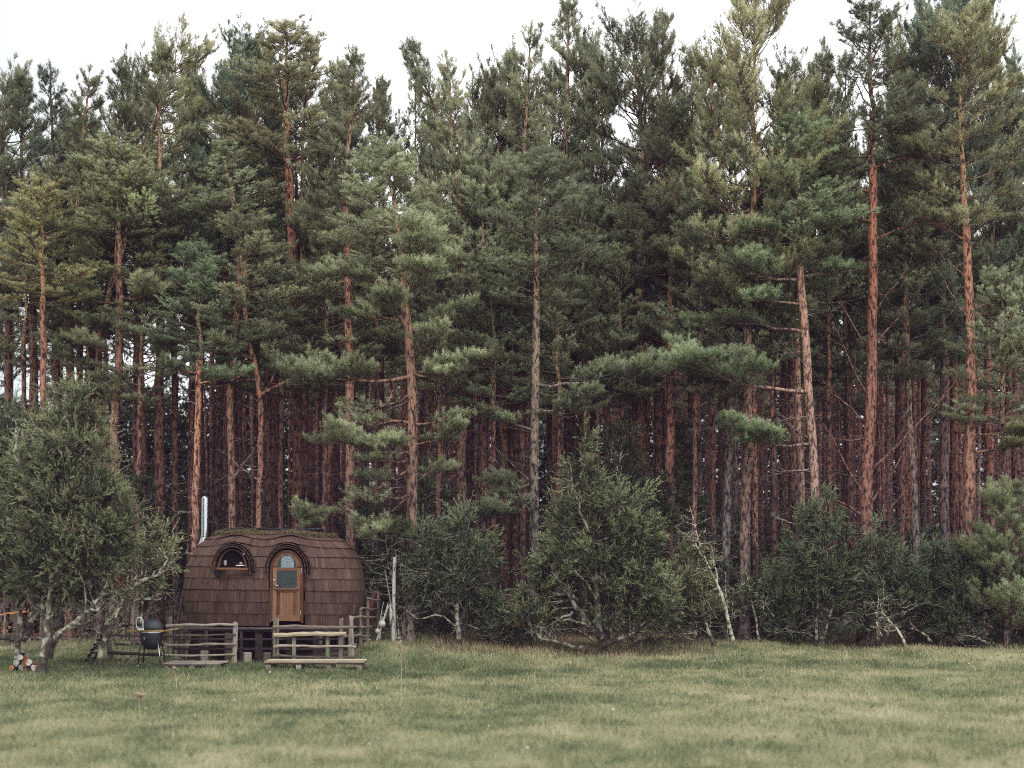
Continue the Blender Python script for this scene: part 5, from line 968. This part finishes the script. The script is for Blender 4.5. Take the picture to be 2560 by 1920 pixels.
# ------------------------------------------------------------------ firewood
def log_obj(loc, r_, L, rz, rx, bark, end):
    mb = MB(); n = 9; k = rng.uniform(.8, 1.15, n); V = []
    for y in (-L / 2, L / 2): V += [(r_ * k[i] * math.cos(i / n * 6.283), y, r_ * k[i] * math.sin(i / n * 6.283)) for i in range(n)]
    mb.add(V, [tuple(range(n)), tuple(range(2 * n - 1, n - 1, -1))] + [(i, i + n, (i + 1) % n + n, (i + 1) % n) for i in range(n)])
    o = mb.build('firewood_log', bark, None, False, loc); o.data.materials.append(end); o.rotation_euler = (rx, 0, rz)
    for p in o.data.polygons[:2]: p.material_index = 1
    return o
def stack(px0, px1, py0, py1, d, r_, label, group, L=.4):
    x0, x1 = wx(px0, d), wx(px1, d); z = min(g(x0, d), g(x1, d)); z = max(z, wz(py1, d)) + r_; row = 0
    while z < wz(py0, d):
        x = x0 + (r_ if row % 2 else 0)
        while x < x1: tag(log_obj((x, d + rng.normal(0, .02), z), r_ * rng.uniform(.85, 1.0), L, rng.normal(0, .04), 0, M['log_bark'], M['log_end']), label, 'log', group); x += 2 * r_ * 1.01
        z += r_ * 1.76; row += 1
stack(-8, 32, 1552, 1582, 44, .062, 'round log end in the stack at the left edge under the orange tarpaulin', 'stacked logs at the left edge')
stack(54, 90, 1545, 1582, 44.2, .055, 'round log end in the stack between the two left juniper trunks', 'stacked logs between the juniper trunks')
stack(1256, 1320, 1496, 1566, 43.2, .06, 'split red-brown log end in the stack behind the low juniper', 'stacked logs behind the low juniper')
stack(1344, 1388, 1520, 1572, 43.3, .06, 'reddish log end in the dim stack left of the tall juniper', 'stacked logs left of the tall juniper')
for k, (a, b, y_, lab) in enumerate(((1252, 1312, 1490, 'upper rough board covering the log stack behind the low juniper'), (1262, 1322, 1495, 'lower rough board covering the log stack behind the low juniper'))):
    o = MB().box((0, 0, 0), (wx(b, 43.2) - wx(a, 43.2), .5, .03), (0, R(3 - 5 * k), 0), bev=.005).build('cover_board', M['grey_wood'], None, False, ((wx(a, 43.2) + wx(b, 43.2)) / 2, 43.15, wz(y_, 43.2) + .03)); tag(o, lab, 'board')
V = []; 
for i in range(9):
    for j in range(5): V.append((wx(4 + 9 * i, 43.6), 43.3 + .2 * j, wz(1534 - 1.1 * i - 3 * abs(j - 2) * -.4 + 1.6 * math.sin(i * 1.9 + j), 43.6)))
V = np.array(V); c0 = V.mean(0); mb = MB(); mb.add(V - c0, [(i * 5 + j, i * 5 + 5 + j, i * 5 + 6 + j, i * 5 + 1 + j) for i in range(8) for j in range(4)], .5); o = mb.build('tarpaulin', M['orange_cloth'], None, True, tuple(c0)); o.modifiers.new('thickness', 'SOLIDIFY').thickness = .02; tag(o, 'orange tarpaulin strip over the log stack at the left edge', 'tarpaulin')
for lab, px in (('crooked grey prop under the orange tarpaulin at the left edge', 10), ('straight post under the right end of the orange tarpaulin', 74)):
    x = wx(px, 43.25); zg = g(x, 43.25); o = MB().pole((0, 0, -.1), (.04, 0, wz(1530, 43.25) - zg), .04, .03, K=5, wob=.02).build('prop_post', M['grey_wood'], None, False, (x, 43.25, zg)); tag(o, lab, 'post')
hp = [(38, 1668, .075), (52, 1670, .085), (66, 1671, .09), (80, 1670, .08), (92, 1668, .06), (46, 1655, .075), (60, 1655, .085), (74, 1657, .08), (86, 1660, .05), (54, 1642, .07), (67, 1643, .075), (60, 1634, .05)]
for k, (px, py, r_) in enumerate(hp):
    d = 34.9 + .04 * (k % 3); x = wx(px, d); tag(log_obj((x, d, max(wz(py, d), g(x, d) + r_ * .7)), r_, .34, rng.normal(0, .35), rng.normal(0, .15), M['log_bark'] if k % 3 == 0 else M['birch'], M['birch'] if k % 2 else M['log_end']), 'short birch log in the small heap between the two left juniper trunks', 'log', 'birch logs in the heap by the juniper trunks')
# boulders
def boulder(label, px, py, d, s):
    mb = MB(); n, m = 12, 8; V = []; rg = np.random.default_rng(px)
    for j in range(m + 1):
        for i in range(n):
            a, b = i / n * 6.283, -1.57 + 3.14159 * j / m; k = 1 + .18 * math.sin(3 * a + px) * math.cos(b) + rg.normal(0, .05)
            V.append((s[0] * k * math.cos(a) * math.cos(b), s[1] * k * math.sin(a) * math.cos(b), s[2] * k * math.sin(b)))
    mb.add(V, [(j * n + i, j * n + (i + 1) % n, (j + 1) * n + (i + 1) % n, (j + 1) * n + i) for j in range(m) for i in range(n)]); x = wx(px, d)
    o = mb.build('boulder', M['stone'], None, True, (x, d, g(x, d) + s[2] * .35)); tag(o, label, 'boulder')
boulder('pale low boulder behind the bushy juniper on the right', 2108, 1550, 46, (.5, .4, .38))
boulder('grey boulder among fallen branches near the right edge', 2322, 1580, 44, (.38, .3, .24))
boulder('mossy grey stone beside the foot of the ladder', 437, 1560, 38.4, (.2, .18, .14))

# ------------------------------------------------------------------ sky, sun, camera
w = bpy.data.worlds.new('World'); scene.world = w; w.use_nodes = True; nt = w.node_tree; bgn = nt.nodes['Background']
SE, SR = R(48), R(200)
sky = nt.nodes.new('ShaderNodeTexSky'); sky.sky_type = 'NISHITA'; sky.sun_disc = False; sky.sun_elevation = SE; sky.sun_rotation = SR; sky.dust_density = 4; sky.air_density = 1.0
tc = nt.nodes.new('ShaderNodeTexCoord'); nz = nt.nodes.new('ShaderNodeTexNoise'); nz.inputs['Scale'].default_value = 1.6; nz.inputs['Detail'].default_value = 4
nt.links.new(tc.outputs['Generated'], nz.inputs['Vector'])
rp = nt.nodes.new('ShaderNodeValToRGB'); rp.color_ramp.elements[0].position = .3; rp.color_ramp.elements[0].color = (.86, .93, .96, 1); rp.color_ramp.elements[1].position = .62; rp.color_ramp.elements[1].color = (1.0, 1.0, 1.02, 1)
nt.links.new(nz.outputs['Fac'], rp.inputs['Fac'])
mu = nt.nodes.new('ShaderNodeMix'); mu.data_type = 'RGBA'; mu.blend_type = 'MULTIPLY'; mu.inputs[0].default_value = 1; mu.inputs[7].default_value = (15.0, 15.0, 15.2, 1); mu.clamp_result = False
sx = nt.nodes.new('ShaderNodeSeparateXYZ'); nt.links.new(tc.outputs['Generated'], sx.inputs[0])
mr = nt.nodes.new('ShaderNodeMapRange'); mr.interpolation_type = 'SMOOTHSTEP'; mr.inputs['From Min'].default_value = -.20; mr.inputs['From Max'].default_value = -.36; nt.links.new(sx.outputs['X'], mr.inputs['Value'])
m3 = nt.nodes.new('ShaderNodeMix'); m3.data_type = 'RGBA'; nt.links.new(mr.outputs[0], m3.inputs[0]); nt.links.new(rp.outputs['Color'], m3.inputs[6]); m3.inputs[7].default_value = (.36, .40, .405, 1); nt.links.new(m3.outputs[2], mu.inputs[6])
mx = nt.nodes.new('ShaderNodeMix'); mx.data_type = 'RGBA'; mx.inputs[0].default_value = .9; nt.links.new(sky.outputs[0], mx.inputs[6]); nt.links.new(mu.outputs[2], mx.inputs[7]); nt.links.new(mx.outputs[2], bgn.inputs['Color'])
bgn.inputs['Strength'].default_value = .15
sl = bpy.data.lights.new('sun', 'SUN'); sl.energy = 1.5; sl.angle = R(14); sl.color = (1, .97, .93); so = bpy.data.objects.new('sun', sl); col.objects.link(so)
# direction TO the sun: behind the camera, to the left, high overcast glow
az = R(215); v = Vector((math.sin(az) * math.cos(SE), math.cos(az) * math.cos(SE), math.sin(SE))); so.rotation_euler = v.to_track_quat('Z', 'Y').to_euler()
sky.sun_rotation = az
cam = bpy.data.cameras.new('camera'); cam.lens = 50; cam.sensor_width = 36; cam.shift_y = (HZ - 960) / 2560; cam.clip_end = 5000; cam.clip_start = .5
cam.dof.use_dof = True; cam.dof.focus_distance = 43.5; cam.dof.aperture_fstop = 50 / 88
co = bpy.data.objects.new('camera', cam); col.objects.link(co); co.location = (0, 0, CH); co.rotation_euler = (R(90), 0, 0); scene.camera = co
vs = scene.view_settings; vs.view_transform = 'Standard'; vs.look = 'None'; vs.exposure = 0
vs.use_curve_mapping = True; cm = vs.curve_mapping
for ci, b0 in ((0, .0085), (1, .0052), (2, .0108)):
    c = cm.curves[ci]; c.points[0].location = (0, b0); c.points[-1].location = (1, 1)
    c.points.new(.03, .0305 + b0 * .5); c.points.new(.12, .136); c.points.new(.35, .405)
cm.update()
scene.cycles.filter_width = 1.05; scene.cycles.use_adaptive_sampling = True; scene.cycles.adaptive_threshold = .02
scene.cycles.max_bounces = 6; scene.cycles.diffuse_bounces = 4; scene.cycles.glossy_bounces = 2; scene.cycles.transmission_bounces = 3; scene.cycles.use_denoising = False
